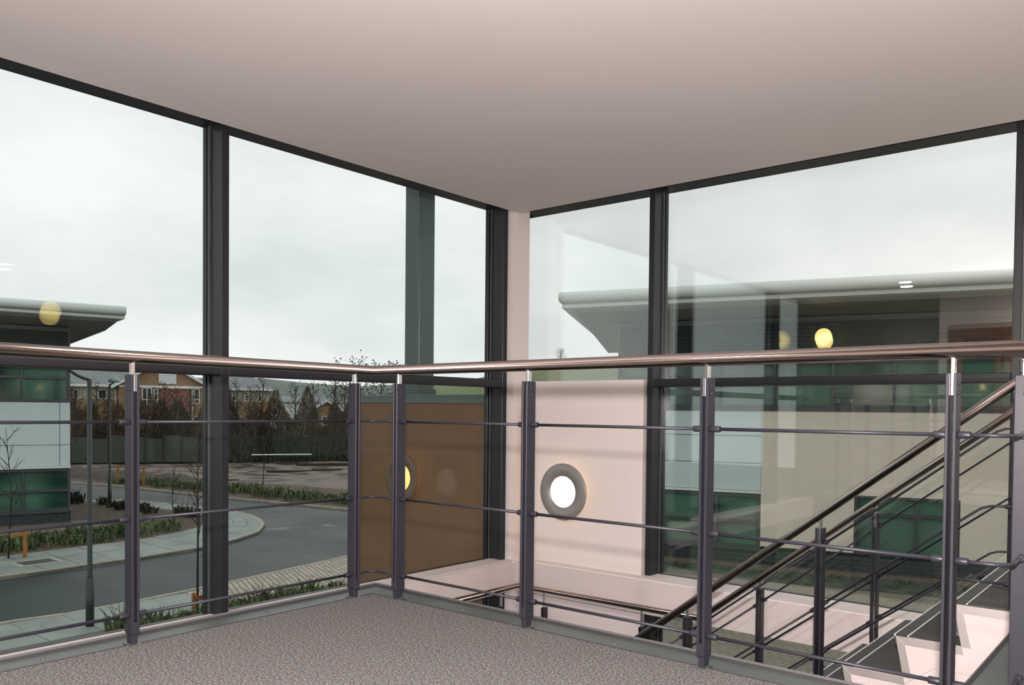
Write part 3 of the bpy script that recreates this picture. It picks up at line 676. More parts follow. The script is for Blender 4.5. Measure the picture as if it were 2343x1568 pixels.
# ------------------------------------------------------------------ office wings
def office(name, label, org, deg, sx0, sx1, ztop, corner, seed):
    # local x along the facade, local y into the building, local z up from the ground (0 = -3.3)
    r = math.radians(deg); b = thing(name, label, 'office building', (org[0], org[1], GZ), r)
    L = lambda mb, nm, mt, pa=b: mb.build(nm, mt, pa, True)
    z = lambda v: v-GZ
    zt = z(ztop); D = 9.0
    L(MB().box(sx0+0.02, 0.12, -0.3, sx1-0.02, D, zt), 'core', LOUVRE)
    L(MB().box(sx0, -0.06, -0.3, sx1, 0.14, z(-2.86)), 'plinth', PLINTH)
    pr = sx0 if corner == 'left' else sx1       # corner end
    lo, hi = (sx0, sx0+4.16) if corner == 'left' else (sx1-8.0, sx1)
    def window(x0, x1, z0, z1, mulls, trans, fr=0.10):
        w = MB(); w.bbox(x0, -0.02, z0, x1, 0.11, z0+fr); w.bbox(x0, -0.02, z1-fr, x1, 0.11, z1)
        w.bbox(x0, -0.02, z0+fr, x0+fr, 0.11, z1-fr); w.bbox(x1-fr, -0.02, z0+fr, x1, 0.11, z1-fr)
        f = L(w, 'window', EXFRAME); xs = [x0+fr]+mulls+[x1-fr]
        zs = [z0+fr]+trans+[z1-fr]
        for xm in mulls: L(MB().bbox(xm-0.035, -0.03, z0+fr, xm+0.035, 0.10, z1-fr), 'mullion', EXFRAME, f)
        for zm in trans: L(MB().bbox(x0+fr, -0.025, zm-0.045, x1-fr, 0.09, zm+0.045), 'transom', EXFRAME, f)
        for a, c in zip(xs[:-1], xs[1:]):
            for e, g in zip(zs[:-1], zs[1:]):
                L(MB().box(a, 0.055+0.004*((len(f.children)*7) % 3), e, c, 0.075, g), 'pane', GREENGL, f)
    # upper band glazing, full width
    n = int((sx1-sx0)/1.38); ms = [sx0+(sx1-sx0)*i/n for i in range(1, n)]
    window(sx0, sx1, z(1.03), zt, ms, [z(1.90)])
    # louvre blind across the top of the upper band
    lv = MB(); k = 0; zz = zt-0.14
    while zz > z(2.28):
        lv.add([(sx0+0.06, -0.075, zz-0.075), (sx1-0.06, -0.075, zz-0.075), (sx1-0.06, -0.03, zz+0.01), (sx0+0.06, -0.03, zz+0.01),
                (sx0+0.06, -0.060, zz-0.080), (sx1-0.06, -0.060, zz-0.080), (sx1-0.06, -0.02, zz+0.0), (sx0+0.06, -0.02, zz+0.0)],
               [(0,1,2,3), (7,6,5,4), (0,4,5,1), (1,5,6,2), (2,6,7,3), (3,7,4,0)]); zz -= 0.105
    o = L(lv, 'louvre_blind', LOUVRE)
    # cladding panels at the corner end, lower ribbon window
    ph = (1.03-(-1.25))/3; nv = 2 if corner == 'left' else 4
    jx = [lo, hi] if corner == 'left' else [lo, lo+2.6, lo+5.2, hi-0.34, hi]
    for i in range(3):
        for a, c in zip(jx[:-1], jx[1:]):
            L(MB().bbox(a+0.008, -0.04, z(-1.25)+ph*i+0.008, c-0.008, 0.12, z(-1.25)+ph*(i+1)-0.008, 0.006), 'cladding_panel', PANEL)
    L(MB().box(lo, -0.09, z(-1.32), hi, 0.12, z(-1.25)), 'drip_trim', UPVC)
    lm = [1.5]
    if corner == 'right': lm = [hi-1.47-1.9*i for i in range(0, 4)]
    window(lo, hi, z(-2.84), z(-1.34), lm, [z(-2.12)], 0.09)
    L(MB().box(lo-0.05, -0.12, z(-2.90), hi+0.05, 0.1, z(-2.82)), 'sill', EXFRAME)
    if corner == 'left':
        L(MB().box(hi, -0.05, z(-2.77), 5.11, 0.13, z(1.02)), 'render_panel', RENDER)
        L(MB().box(5.11, -0.05, z(-1.24), 7.60, 0.13, z(1.02)), 'render_panel', RENDER)
        L(MB().box(7.60, -0.05, z(-2.77), sx1, 0.13, z(1.02)), 'render_panel', RENDER)
        L(MB().bbox(sx0, -0.075, z(0.96), sx1, 0.10, z(1.045)), 'band_trim', EXFRAME)
        window(5.11, 7.60, z(-2.80), z(-1.24), [6.62], [z(-1.72)], 0.07)
    # roof with soffit bands and a rounded fascia; end of the roof is skewed
    e = -1 if corner == 'left' else 1
    ends = ((-2.50, -2.05, 0.40), (-2.34, -1.2, 0.20), (-2.57, 0.3, 0.0), (-5.62, 11.7, 0.0)) if corner == 'left' else ((1.50, -2.05, 0.40), (1.33, -1.2, 0.20), (1.18, 0.3, 0.0), (0.85, 11.7, 0.0))
    xo = sx1+3 if corner == 'left' else sx0-3
    dz = zt
    r2, r1, r0, back = [[(q[0], q[1], dz+q[2]), (xo, q[1], dz+q[2])] for q in ends]
    def slab(ra, rb, th, nm, mt):
        vs = ra+rb+[(p[0], p[1], p[2]+th) for p in ra+rb]
        L(MB().add(vs, [(0,1,3,2), (4,6,7,5), (0,4,5,1), (1,5,7,3), (3,7,6,2), (2,6,4,0)]), nm, mt)
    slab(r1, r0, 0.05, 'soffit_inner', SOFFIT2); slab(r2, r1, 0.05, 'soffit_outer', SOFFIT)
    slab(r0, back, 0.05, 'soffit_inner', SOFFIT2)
    fa = MB(); ra = 0.145
    yc, zc = -2.05, dz+0.40+ra
    pf = [(yc+ra*math.cos(w)*0.9, zc+ra*math.sin(w)) for w in [pi/2+pi*i/10 for i in range(11)]]+[(yc+1.2, dz+0.40), (yc+1.2, dz+0.40+2*ra)]
    xl = ends[0][0]
    npf = len(pf)
    vs = [(xl, p[0], p[1]) for p in pf]+[(xo, p[0], p[1]) for p in pf]
    fa.add(vs, [list(range(npf))[::-1], list(range(npf, 2*npf))])
    for i in range(npf): fa.f.append([i, (i+1) % npf, npf+(i+1) % npf, npf+i]); fa.sm.append(i < 10)
    L(fa, 'fascia', FASCIA)
    top = [(xl, -1.9, dz+0.62), (xo, -1.9, dz+0.62), (ends[3][0], 11.6, dz+0.62), (xo, 11.6, dz+0.62)]
    L(MB().add([(p[0], p[1], p[2]-0.35+0.35*0) for p in top]+[(p[0], p[1], p[2]+0.06) for p in top], [(0,1,3,2), (4,6,7,5), (0,4,5,1), (1,5,7,3), (3,7,6,2), (2,6,4,0)]), 'roof', FASCIA)
    return b
office('office_wing', 'office wing with beige render, green glazing and overhanging flat roof behind the right window', (-8.83, 18.43), 15.2, -1.44, 12.0, 3.51, 'left', 1)
office('office_wing', 'office wing with pale blue panels and green glazing at the left edge of the view', (-28.4, 10.1), 74.0, -12.0, 0.0, 3.71, 'right', 2)
# ------------------------------------------------------------------ street lamps
def street_lamp(x, y, h, label, arm=(0.0, 0.0), rise=0.10):
    t = thing('street_lamp', label, 'street lamp', (x, y, GZ))
    m = MB().tube([(x, y, GZ-0.1), (x, y, GZ+0.95)], 0.075, 14); m.build('base', LPOST, t)
    MB().tube([(x, y, GZ+0.93), (x, y, GZ+0.97), (x, y, GZ+h)], [0.06, 0.045, 0.042], 12).build('pole', LPOST, t)
    ax, ay = arm
    cx, cy, cz = x+ax, y+ay, GZ+h+rise-0.06
    n = 6
    MB().tube([(x, y, GZ+h-0.02)]+[(x+ax*k/n*0.8, y+ay*k/n*0.8, GZ+h+rise*(1-math.cos(pi/2*k/n))) for k in range(1, n+1)], 0.03, 8).build('arm', LPOST, t)
    f = lambda a, b, hh: (cx+a, cy+b, cz+0.08+hh)
    MB().lathe([(0.0, 0.0), (0.24, 0.0), (0.255, 0.02), (0.24, 0.07), (0.19, 0.15), (0.11, 0.205), (0.0, 0.225)], 24, f).build('lamp_head', LDOME, t)
    MB().lathe([(0.0, -0.035), (0.10, -0.03), (0.17, 0.0), (0.0, 0.002)], 18, f).build('lens', UPVC, t)
    return t
street_lamp(-13.22, 4.30, 4.72, 'tall dark street lamp on the near footway, base box beside the left balustrade post', (-0.10, -0.62), 0.30)
street_lamp(-33.47, 13.77, 5.15, 'dark street lamp with grey dome head in the bed beside the far office wing', (0.05, 0.18))
street_lamp(-13.6, 24.6, 4.95, 'street lamp whose pale dome just shows above the lit wall panel', (0.1, 0.1))

# ------------------------------------------------------------------ plants
def blades(mb, cx, cy, cz, n, rad, h, rng, w=0.03, lean=0.6):
    for _ in range(n):
        a = rng.uniform(0, 2*pi); r = rad*math.sqrt(rng.random()); x, y = cx+r*math.cos(a), cy+r*math.sin(a)
        hh = h*rng.uniform(0.5, 1.1); b = rng.uniform(0, 2*pi); l = hh*lean*rng.uniform(0.3, 1.0)
        tx, ty = math.cos(b), math.sin(b); px, py = -ty*w*rng.uniform(0.6, 1.4), tx*w
        mb.add([(x-px*.5, y-py*.5, cz), (x+px*.5, y+py*.5, cz), (x+tx*l*.5+px, y+ty*l*.5+py, cz+hh*.65), (x+tx*l*.5-px, y+ty*l*.5-py, cz+hh*.65), (x+tx*l, y+ty*l, cz+hh*(0.95-0.3*rng.random()))],
               [(0,1,2,3), (3,2,4)])
def leaves(mb, c, n, R, s, rng, flat_=1.0):
    for _ in range(n):
        d = Vector((rng.gauss(0, 1), rng.gauss(0, 1), rng.gauss(0, 1)*flat_)).normalized()*(rng.random()**0.5)
        p = Vector(c)+Vector((d.x*R[0], d.y*R[1], d.z*R[2]))
        a = Vector((rng.uniform(-1, 1), rng.uniform(-1, 1), rng.uniform(-1, 1))).normalized(); b = a.orthogonal().normalized()
        a *= s*rng.uniform(0.6, 1.3); b *= s*0.5
        mb.add([p-a, p+b*.8, p+a, p-b*.8], [(0,1,2,3)])
def bush(name, x, y, h, rad, label, group, rng, mt=LEAF, z=GZ, n=90):
    t = thing(name, label, 'plant', (x, y, z), 0, group)
    m = MB(); blades(m, x, y, z, n, rad, h, rng, 0.03*h/0.4); leaves(m, (x, y, z+h*0.5), n//2, (rad, rad, h*0.5), 0.06*h/0.5, rng)
    m.build('foliage', mt, t)
    m = MB()
    for _ in range(7):
        a = rng.uniform(0, 2*pi); m.tube([(x, y, z-0.05), (x+rad*.5*math.cos(a), y+rad*.5*math.sin(a), z+h*.6), (x+rad*.8*math.cos(a), y+rad*.8*math.sin(a), z+h*1.05)], [0.012*h/0.5, 0.007, 0.003], 4)
    m.build('stems', TWIG, t)
    return t
ORD = 'first second third fourth fifth sixth seventh eighth ninth tenth eleventh twelfth thirteenth fourteenth fifteenth sixteenth seventeenth eighteenth nineteenth twentieth twenty-first twenty-second twenty-third twenty-fourth twenty-fifth twenty-sixth'.split()
r1 = random.Random(3)
proto = None
def scatter(name, pts, h, rad, label, group, mt, z, seed, n=90, ordl=None):
    rg = random.Random(seed); protos = [bush(name, 0, 0, h, rad, label, group, rg, mt, 0, n) for _ in range(min(3, len(pts)))]
    for i, (x, y) in enumerate(pts):
        o = protos[i] if i < len(protos) else copy_tree(protos[i % len(protos)])
        if ordl: o['label'] = ordl % ORD[i]
        o.location = (x, y, z); s = rg.uniform(0.75, 1.25); o.scale = (s, s, s*rg.uniform(0.85, 1.1)); o.rotation_euler.z = rg.uniform(0, 6.28)
pts = []
for i in range(26):
    y = 2.6+0.36*i; pts.append((-23.4-0.55*(i % 3)+r1.uniform(-.2, .2)-max(0, (y-9))*0.28, y+r1.uniform(-.2, .2)))
scatter('bed_plant', pts, 0.48, 0.50, 'bright green leafy plant in the far kerbside bed along the curved footway', 'plants in the far kerbside bed', LEAF, GZ, 11, 46)
pts = [(-26.5-1.15*(8-i)+r1.uniform(-.3, .3), 13.7-0.10*(8-i)+r1.uniform(-.25, .25)) for i in range(9)]
scatter('bed_plant', pts, 0.50, 0.30, 'sparse dark shrub behind the curved footway', 'shrubs behind the curved footway', LEAFD, GZ, 12, 40, 'sparse dark shrub, %s from the left in the row behind the curved footway')
pts = [(-25.5-0.85*(21-i), 21.4-0.12*(21-i)+r1.uniform(-.5, .5)) for i in range(0, 22)]
scatter('verge_plant', pts, 0.46, 0.80, 'green grassy clump on the far verge in front of the muddy plot', 'clumps on the far verge', LEAF, GZ, 13, 70, 'green grassy clump, %s from the left in the row on the far verge')
pts = []
for i in range(24):
    y = 4.5+0.20*i; pts.append((-12.35+0.25*(i % 3)+r1.uniform(-.1, .15), y+r1.uniform(-.1, .1)))
scatter('near_plant', pts, 0.36, 0.26, 'green spiky plant in the near bed below the window lip', 'plants in the near bed', LEAF, GZ, 14, 40)
pts = [RP(-1.2+0.55*i+r1.uniform(-.2, .2), 1.5+r1.uniform(-.5, .5)) for i in range(22)]
scatter('ground_cover_plant', pts, 0.10, 0.24, 'low green ground cover plant in the bed before the right office wing', 'ground cover before the right office wing', LEAF, GZ+0.03, 15, 40)
pts = [RP(-0.9, 1.1), RP(-0.5, 1.4), RP(-1.3, 1.5)]
scatter('bed_plant', pts, 0.60, 0.3, 'leafy green plant at the left end of the bed before the right office wing', 'leafy plants left of the right office wing bed', LEAF, GZ+0.03, 16, 90)

# ------------------------------------------------------------------ trees
def branch(m, p, d, L, r, depth, rng, tips):
    n = 3; pts = [p]; q = p.copy(); dd = d.copy()
    for i in range(n):
        dd = (dd+Vector((rng.uniform(-1, 1), rng.uniform(-1, 1), rng.uniform(-0.3, 0.6)))*0.16).normalized(); q = q+dd*(L/n); pts.append(q.copy())
    m.tube(pts, [max(r*(1-0.7*i/n), 0.004) for i in range(n+1)], 4 if depth else 3, False)
    tips.append(pts[-1])
    if depth > 0:
        for k in range(rng.choice((2, 3))):
            b = pts[rng.choice((1, 2, 2))]
            nd = (dd+Vector((rng.uniform(-1, 1), rng.uniform(-1, 1), rng.uniform(-0.1, 0.7)))*0.8).normalized()
            branch(m, b, nd, L*rng.uniform(0.45, 0.65), r*0.5, depth-1, rng, tips)
def tree(name, x, y, z, h, label, rng, group=None, spread=0.28, nb=12, leafm=None, nleaf=60, r=0.05, start=0.3, depth=1, ls=0.09, cat='tree'):
    t = thing(name, label, cat, (x, y, z), 0, group)
    m = MB(); base = Vector((x, y, z)); top = base+Vector((rng.uniform(-.1, .1)*h*.3, rng.uniform(-.1, .1)*h*.3, h))
    mid = base+(top-base)*0.5+Vector((rng.uniform(-.03, .03)*h, rng.uniform(-.03, .03)*h, 0))
    m.tube([base-Vector((0, 0, 0.1)), mid, top], [r, r*0.65, r*0.15], 6, True); m.build('trunk', TWIG, t)
    m = MB(); tips = []
    for k in range(nb):
        f = start+(0.95-start)*k/nb; p = base+(mid-base)*(f*2) if f < .5 else mid+(top-mid)*((f-.5)*2)
        a = k*2.4+rng.uniform(-.5, .5); d = Vector((math.cos(a), math.sin(a), rng.uniform(0.7, 1.6))).normalized()
        branch(m, p, d, h*spread*(1.15-f*0.8)*1.25, r*0.42, depth, rng, tips)
    m.build('branches', TWIG, t)
    if leafm:
        m = MB()
        for _ in range(nleaf):
            p = rng.choice(tips)+Vector((rng.gauss(0, 1), rng.gauss(0, 1), rng.gauss(0, 1)))*h*0.035
            a = Vector((rng.uniform(-1, 1), rng.uniform(-1, 1), rng.uniform(-1, 1))).normalized(); b = a.orthogonal().normalized()*ls*0.5; a *= ls*0.6
            m.add([p-a, p+b, p+a, p-b], [(0,1,2,3)])
        m.build('leaves', leafm, t)
    return t
rt = random.Random(21)
# young street tree with its timber stakes
tree('sapling', -12.53, 6.10, GZ, 3.75, 'thin bare young tree by the near kerb, tied to an orange stake frame', rt, None, 0.16, 16, None, 0, 0.030, 0.42, 1)
sk = thing('tree_stake', 'orange timber stake frame holding the young tree by the near kerb', 'tree stake', (-12.5, 6.2, GZ))
for y in (6.02, 6.36): MB().bbox(-12.56, y-0.03, GZ-0.1, -12.49, y+0.03, GZ+0.46, 0.006).build('post', STAKE, sk)
MB().bbox(-12.49, 5.98, GZ+0.30, -12.465, 6.40, GZ+0.40, 0.005).build('crossbar', WOOD, sk)
MB().tube([(-12.53, 6.07, GZ+0.34), (-12.53, 6.14, GZ+0.34)], 0.04, 12).build('tie', TYRE, sk)
tree('sapling', -22.15, 5.95, GZ, 3.6, 'thin bare sapling in front of the pale blue panels at left', rt, None, 0.22, 12, None, 0, 0.028, 0.35, 1)
s2 = thing('tree_stake', 'orange timber stake beside the bare sapling at left', 'tree stake', (-22.0, 6.3, GZ))
MB().bbox(-22.05, 6.27, GZ-0.1, -21.97, 6.36, GZ+0.75, 0.006).build('post', STAKE, s2); MB().bbox(-22.04, 5.95, GZ+0.60, -21.98, 6.30, GZ+0.68, 0.005).build('crossbar', STAKE, s2)
tree('sapling', -36.0, 23.0, GZ, 2.6, 'small bare sapling among the verge clumps before the mud', rt, None, 0.2, 9, None, 0, 0.03, 0.3, 1)
tree('sapling', -24.6, 12.0, GZ, 2.3, 'wispy bare shrub behind the near tree on the curved bed', rt, None, 0.25, 12, None, 0, 0.02, 0.15, 1)
for (x, y, lab) in ((-42.8, 16.8+1.6, 'orange marker post beyond the side road, left of the street lamp'), (-40.3, 18.6, 'orange marker post on the verge behind the left balustrade post'), (-35.3, 19.6, 'orange marker post on the verge left of the wide mullion')):
    mp_ = MB().bbox(x-0.05, y-0.05, GZ-0.2, x+0.05, y+0.05, GZ+1.0, 0.01).build('marker_post', STAKE); tag(mp_, lab, 'post')

# fence, hedge and tree line behind the mud  (frame: along u, depth along h)
TO = Vector((-55.46, 31.86)); TH = Vector((-0.861, 0.508)); TU = Vector((0.508, 0.861))
def T(u, dep=0.0): p = TO+TU*u+TH*dep; return p
def frame_box(m, O_, U, Hh, u0, d0, z0, u1, d1, z1):
    q = [O_+U*u+Hh*d for (u, d) in ((u0, d0), (u1, d0), (u1, d1), (u0, d1))]
    m.add([(p.x, p.y, z0) for p in q]+[(p.x, p.y, z1) for p in q], [(0,1,2,3), (7,6,5,4), (0,4,5,1), (1,5,6,2), (2,6,7,3), (3,7,4,0)]); return m
fn = thing('site_fence', 'grey green panel fence behind the muddy plot below the brick houses', 'fence', (*T(-5), -3.3))
for i in range(9):
    u = -11.4+1.25*i
    frame_box(MB(), TO, TU, TH, u+0.03, 0.02*(i % 2), -3.25, u+1.22, 0.06+0.02*(i % 2), -1.25-0.12*(i % 3)).build('fence_panel', FENCE, fn)
    frame_box(MB(), TO, TU, TH, u-0.05, -0.04, -3.3, u+0.05, 0.1, -1.15).build('fence_post', TWIG, fn)
rb = frame_box(MB(), TO, TU, TH, -15, 0.5, -3.4, 15, 60, -1.62); struct('ground_back', rb, GRASS)
hd = MB(); rh = random.Random(5)
for _ in range(9000):
    u = rh.uniform(-0.9, 12); p = T(u, rh.uniform(-0.6, 0.9)); z = -3.35+2.5*rh.random()**0.8*(0.8+0.3*noise.noise(Vector((u*0.7, 2, 1))))
    a = Vector((rh.uniform(-.3, .3), rh.uniform(-.3, .3), 1)).normalized()*rh.uniform(0.12, 0.34); b = Vector((TU.x, TU.y, 0))*rh.uniform(0.02, 0.06)
    q = Vector((p.x, p.y, z)); hd.add([q-a, q+b, q+a, q-b], [(0,1,2,3)])
frame_box(hd, TO, TU, TH, -0.9, 0.7, -3.4, 12, 1.3, -1.7)
tag(hd.build('hedge', LEAFD), 'dark overgrown hedge at the back of the muddy plot', 'hedge', None, 'stuff')
hb = MB()
for _ in range(16000):
    u = rh.uniform(-10.5, 12); p = T(u, rh.uniform(1.4, 2.8)); k = 0.75+0.6*noise.noise(Vector((u*0.8, 7, 1)))
    z = -2.4+rh.random()**1.25*(4.6 if u > 0 else 4.4)*k
    a = Vector((rh.gauss(0, .16), rh.gauss(0, .16), 1)).normalized()*rh.uniform(0.15, 0.55); b = Vector((TU.x, TU.y, 0))*rh.uniform(0.014, 0.034)
    q = Vector((p.x, p.y, z)); hb.add([q-a, q+b, q+a, q-b], [(0,1,2,3)])
tag(hb.build('scrub', LEAFB), 'brown leafless scrub between the fence and the houses', 'scrub', None, 'stuff')
wp = frame_box(MB(), TO, TU, TH, 2.4, -0.9, -2.75, 6.9, -0.8, -2.66).build('board', UPVC); tag(wp, 'long white board lying along the back edge of the mud', 'board')
tl = [(-9.86, 2.2), (-8.58, 2.5), (-7.86, 2.0), (-6.1, 2.5), (-4.77, 1.9), (-3.86, 2.8), (-3.11, 2.3), (-1.88, 2.0), (0.9, 1.9), (1.35, 3.05), (2.39, 2.6), (3.37, 3.2), (4.53, 1.7), (5.86, 2.8), (7.04, 3.0), (8.76, 2.7), (9.8, 2.9), (10.9, 2.4)]
for i, (u, zt) in enumerate(tl):
    p = T(u, rt.uniform(0.2, 2.0))
    tree('bare_tree', p.x, p.y, -3.2, zt+3.2, 'slender bare winter tree, %s from the left in the row before the distant houses' % ORD[i], rt, 'bare trees in the row before the houses', 0.20, 24, LEAFB, 420, 0.085, 0.20, 1, 0.075)
# cars behind the hedge
def car(u, dep, label):
    p = T(u, dep); ang = math.atan2(TU.y, TU.x); t = thing('car', label, 'car', (p.x, p.y, -1.62), ang)
    body = [(-2.0, 0.35), (-2.05, 0.75), (-1.6, 0.86), (-1.15, 0.90), (-0.6, 1.38), (0.75, 1.42), (1.45, 0.98), (2.0, 0.90), (2.08, 0.55), (2.0, 0.32)]
    MB().ext(body, -0.8, 0.8, lambda q, s: (q[0], s, q[1])).build('body', CARP, t, True)
    gl = [(-1.0, 0.93), (-0.55, 1.33), (0.70, 1.36), (1.25, 0.98)]
    MB().ext(gl, -0.82, 0.82, lambda q, s: (q[0], s, q[1])).build('windows', HGLASS, t, True)
    for wx in (-1.3, 1.3):
        for s in (-0.72, 0.72):
            MB().lathe([(0.0, -0.09), (0.31, -0.09), (0.31, 0.09), (0.0, 0.09)], 16, lambda a, b_, h: (wx+a, s+h, 0.31+b_)).build('wheel', TYRE, t, True)
car(2.3, 4.0, 'pale blue car parked beyond the hedge, right of the wide mullion'); car(-2.2, 4.0, 'pale car parked beyond the fence below the red brick bay')

# ------------------------------------------------------------------ houses
def house_frame(O_, deg):
    a = math.radians(deg); h = Vector((math.cos(a), math.sin(a))); return Vector(O_), h, Vector((h.y, -h.x))
def hb_(fr, u0, d0, z0, u1, d1, z1): return frame_box(MB(), fr[0], fr[2], fr[1], u0, d0, z0, u1, d1, z1)
def hpt(fr, u, d, z): p = fr[0]+fr[2]*u+fr[1]*d; return (p.x, p.y, z)
def hwindow(fr, par, u0, z0, u1, z1, d=0.0, mid=(), tr_=()):
    f = hb_(fr, u0, d-0.06, z0, u1, d+0.05, z0+0.07)
    for b in ((u0, z1-0.07, u1, z1), (u0, z0, u0+0.07, z1), (u1-0.07, z0, u1, z1)): frame_box(f, fr[0], fr[2], fr[1], b[0], d-0.06, b[1], b[2], d+0.05, b[3])
    for mu in mid: frame_box(f, fr[0], fr[2], fr[1], mu-0.035, d-0.06, z0, mu+0.035, d+0.05, z1)
    for tz in tr_: frame_box(f, fr[0], fr[2], fr[1], u0, d-0.06, tz-0.035, u1, d+0.05, tz+0.035)
    w = f.build('window', UPVC, par); hb_(fr, u0+0.05, d-0.02, z0+0.05, u1-0.05, d+0.01, z1-0.05).build('pane', HGLASS, w)
BRK = brick_mat
def slab3(fr, a, b, c, d_, th, nm, mt, par):
    q = [hpt(fr, *p) for p in (a, b, c, d_)]
    MB().add(q+[(x, y, z+th) for x, y, z in q], [(3,2,1,0), (4,5,6,7), (0,1,5,4), (1,2,6,5), (2,3,7,6), (3,0,4,7)]).build(nm, mt, par)
f1 = house_frame((-67.99, 33.98), 152.7)
h1 = thing('house', 'orange brick house with grey roof, white bargeboards and red brick bay behind the bare trees', 'house', (*f1[0], -1.62))
hb_(f1, -14, 1.5, -1.7, -3.6, 9, 1.55).build('wall', BRICK, h1); hb_(f1, -14, 1.48, 1.55, -3.6, 9, 2.75).build('wall', CREAM, h1)
hb_(f1, -3.6, 0, -1.7, 3.6, 9, 2.72).build('wall', BRICK, h1)
MB().add([hpt(f1, -3.9, 0.0, 2.72), hpt(f1, 3.8, 0.0, 2.72), hpt(f1, -0.05, 0.0, 4.95), hpt(f1, -3.9, 0.3, 2.72), hpt(f1, 3.8, 0.3, 2.72), hpt(f1, -0.05, 0.3, 4.95)],
         [(0,1,2), (5,4,3), (0,3,4,1), (1,4,5,2), (2,5,3,0)]).build('gable', BRICK, h1)
hb_(f1, -3.6, -0.10, 2.62, 3.6, 0.0, 2.78).build('band', UPVC, h1)
hb_(f1, -0.3, -0.55, -1.7, 2.1, 0.0, 2.55).build('bay', REDBRICK, h1); hb_(f1, -0.45, -0.65, 2.55, 2.25, 0.0, 2.66).build('bay_roof', UPVC, h1)
v = hb_(f1, -0.42, -0.05, 2.95, 1.02, 0.0, 3.85)
for k in range(6): frame_box(v, f1[0], f1[2], f1[1], -0.42, -0.09, 2.97+0.145*k, 1.02, -0.05, 3.06+0.145*k)
v.build('louvre_panel', UPVC, h1)
for s, u in ((-1, -4.15), (1, 4.05)):
    slab3(f1, (u, -0.35, 2.52), (-0.05, -0.35, 4.95), (-0.05, 7, 4.95), (u, 7, 2.52), 0.16, 'roof', TILE, h1)
    slab3(f1, (u, -0.42, 2.46), (-0.05, -0.42, 4.88), (-0.05, -0.34, 4.88), (u, -0.34, 2.46), 0.26, 'bargeboard', UPVC, h1)
slab3(f1, (-14.4, 1.1, 2.70), (-3.2, 1.1, 2.70), (-0.5, 6.5, 5.15), (-14.4, 6.5, 5.15), 0.14, 'roof', TILE, h1)
hb_(f1, -14.4, 1.0, 2.62, -3.7, 1.12, 2.84).build('gutter', UPVC, h1)
for (u, z0) in ((-3.9, -1.7), (2.32, -1.7), (-5.8, -1.7), (-0.5, -1.7)): hb_(f1, u-0.05, -0.12 if u > -3.6 else 1.38, z0, u+0.05, -0.02 if u > -3.6 else 1.48, 2.6).build('downpipe', UPVC, h1)
hwindow(f1, h1, -1.76, 1.08, -0.95, 2.60, -0.02, [-1.36], [1.55]); hwindow(f1, h1, -0.82, 1.50, -0.40, 2.50, -0.02, [], [2.1]); hwindow(f1, h1, 2.45, 1.2, 2.95, 2.60, -0.02, [], [1.6])
hwindow(f1, h1, -3.05, 1.5, -2.6, 2.5, -0.02, [], [2.1]); hwindow(f1, h1, -7.6, 1.55, -6.8, 2.4, 1.46, [-7.2]); hwindow(f1, h1, -5.3, 1.55, -4.6, 2.4, 1.46); hwindow(f1, h1, -1.7, -1.2, -0.6, 0.1, -0.02, [-1.15]); hwindow(f1, h1, 2.5, -1.2, 3.3, 0.1, -0.02)
f2 = house_frame((-67.69, 42.51), 147.5)
h2 = thing('house', 'brick house with cream upper wall and hipped grey roof right of the wide mullion', 'house', (*f2[0], -1.62))
hb_(f2, -3.1, 0, -1.7, 1.9, 8, 1.5).build('wall', BRICK, h2); hb_(f2, -3.1, -0.02, 1.5, 1.9, 8, 2.7).build('wall', CREAM, h2)
MB().add([hpt(f2, -3.3, -0.4, 2.66), hpt(f2, 2.3, -0.4, 2.66), hpt(f2, 2.3, 8.4, 2.66), hpt(f2, -3.3, 8.4, 2.66), hpt(f2, -2.6, 3.9, 4.7), hpt(f2, -1.0, 3.9, 4.7)],
         [(0,1,5,4), (1,2,5), (2,3,4,5), (3,0,4), (3,2,1,0)]).build('roof', TILE, h2)
hb_(f2, -3.35, -0.48, 2.56, 2.35, -0.36, 2.78).build('gutter', UPVC, h2)
for (a, b, c, e) in ((-0.62, 1.52, -0.28, 2.46), (0.58, 1.52, 0.96, 2.42), (-1.75, 1.52, -1.4, 2.46)): hwindow(f2, h2, a, b, c, e, -0.04, [], [2.1])
hwindow(f2, h2, -0.35, -0.05, 0.0, 0.35, -0.02); hwindow(f2, h2, -2.0, -1.6, -1.0, 0.3, -0.02, [-1.5])
hb_(f2, 1.80, -0.1, -1.7, 1.92, 0.0, 2.6).build('downpipe', UPVC, h2)
f3 = house_frame((-77.18, 56.92), 143.4)
h3 = thing('house', 'brown roofed gabled house low behind the trees by the second balustrade post', 'house', (*f3[0], -1.62))
hb_(f3, -0.9, -6, -2.0, 3.6, 2, 0.3).build('wall', BRICK, h3)
MB().add([hpt(f3, -0.9, -6, 0.3), hpt(f3, 3.6, -6, 0.3), hpt(f3, 1.3, -6, 1.7), hpt(f3, -0.9, -5.7, 0.3), hpt(f3, 3.6, -5.7, 0.3), hpt(f3, 1.3, -5.7, 1.7)], [(0,1,2), (5,4,3), (0,3,4,1), (1,4,5,2), (2,5,3,0)]).build('gable', BRICK, h3)
for u in (-1.2, 3.9):
    slab3(f3, (u, -6.4, 0.12), (1.3, -6.4, 1.72), (1.3, 2, 1.72), (u, 2, 0.12), 0.14, 'roof', BTILE, h3)
    slab3(f3, (u, -6.46, 0.08), (1.3, -6.46, 1.68), (1.3, -6.38, 1.68), (u, -6.38, 0.08), 0.2, 'bargeboard', UPVC, h3)
hwindow(f3, h3, 0.8, -0.9, 1.8, 0.1, -6.05, [1.3])
h4 = thing('warehouse', 'long low white building far behind the bare trees', 'building', (*hpt(f3, 0, 8, 0)[:2], -1.62))
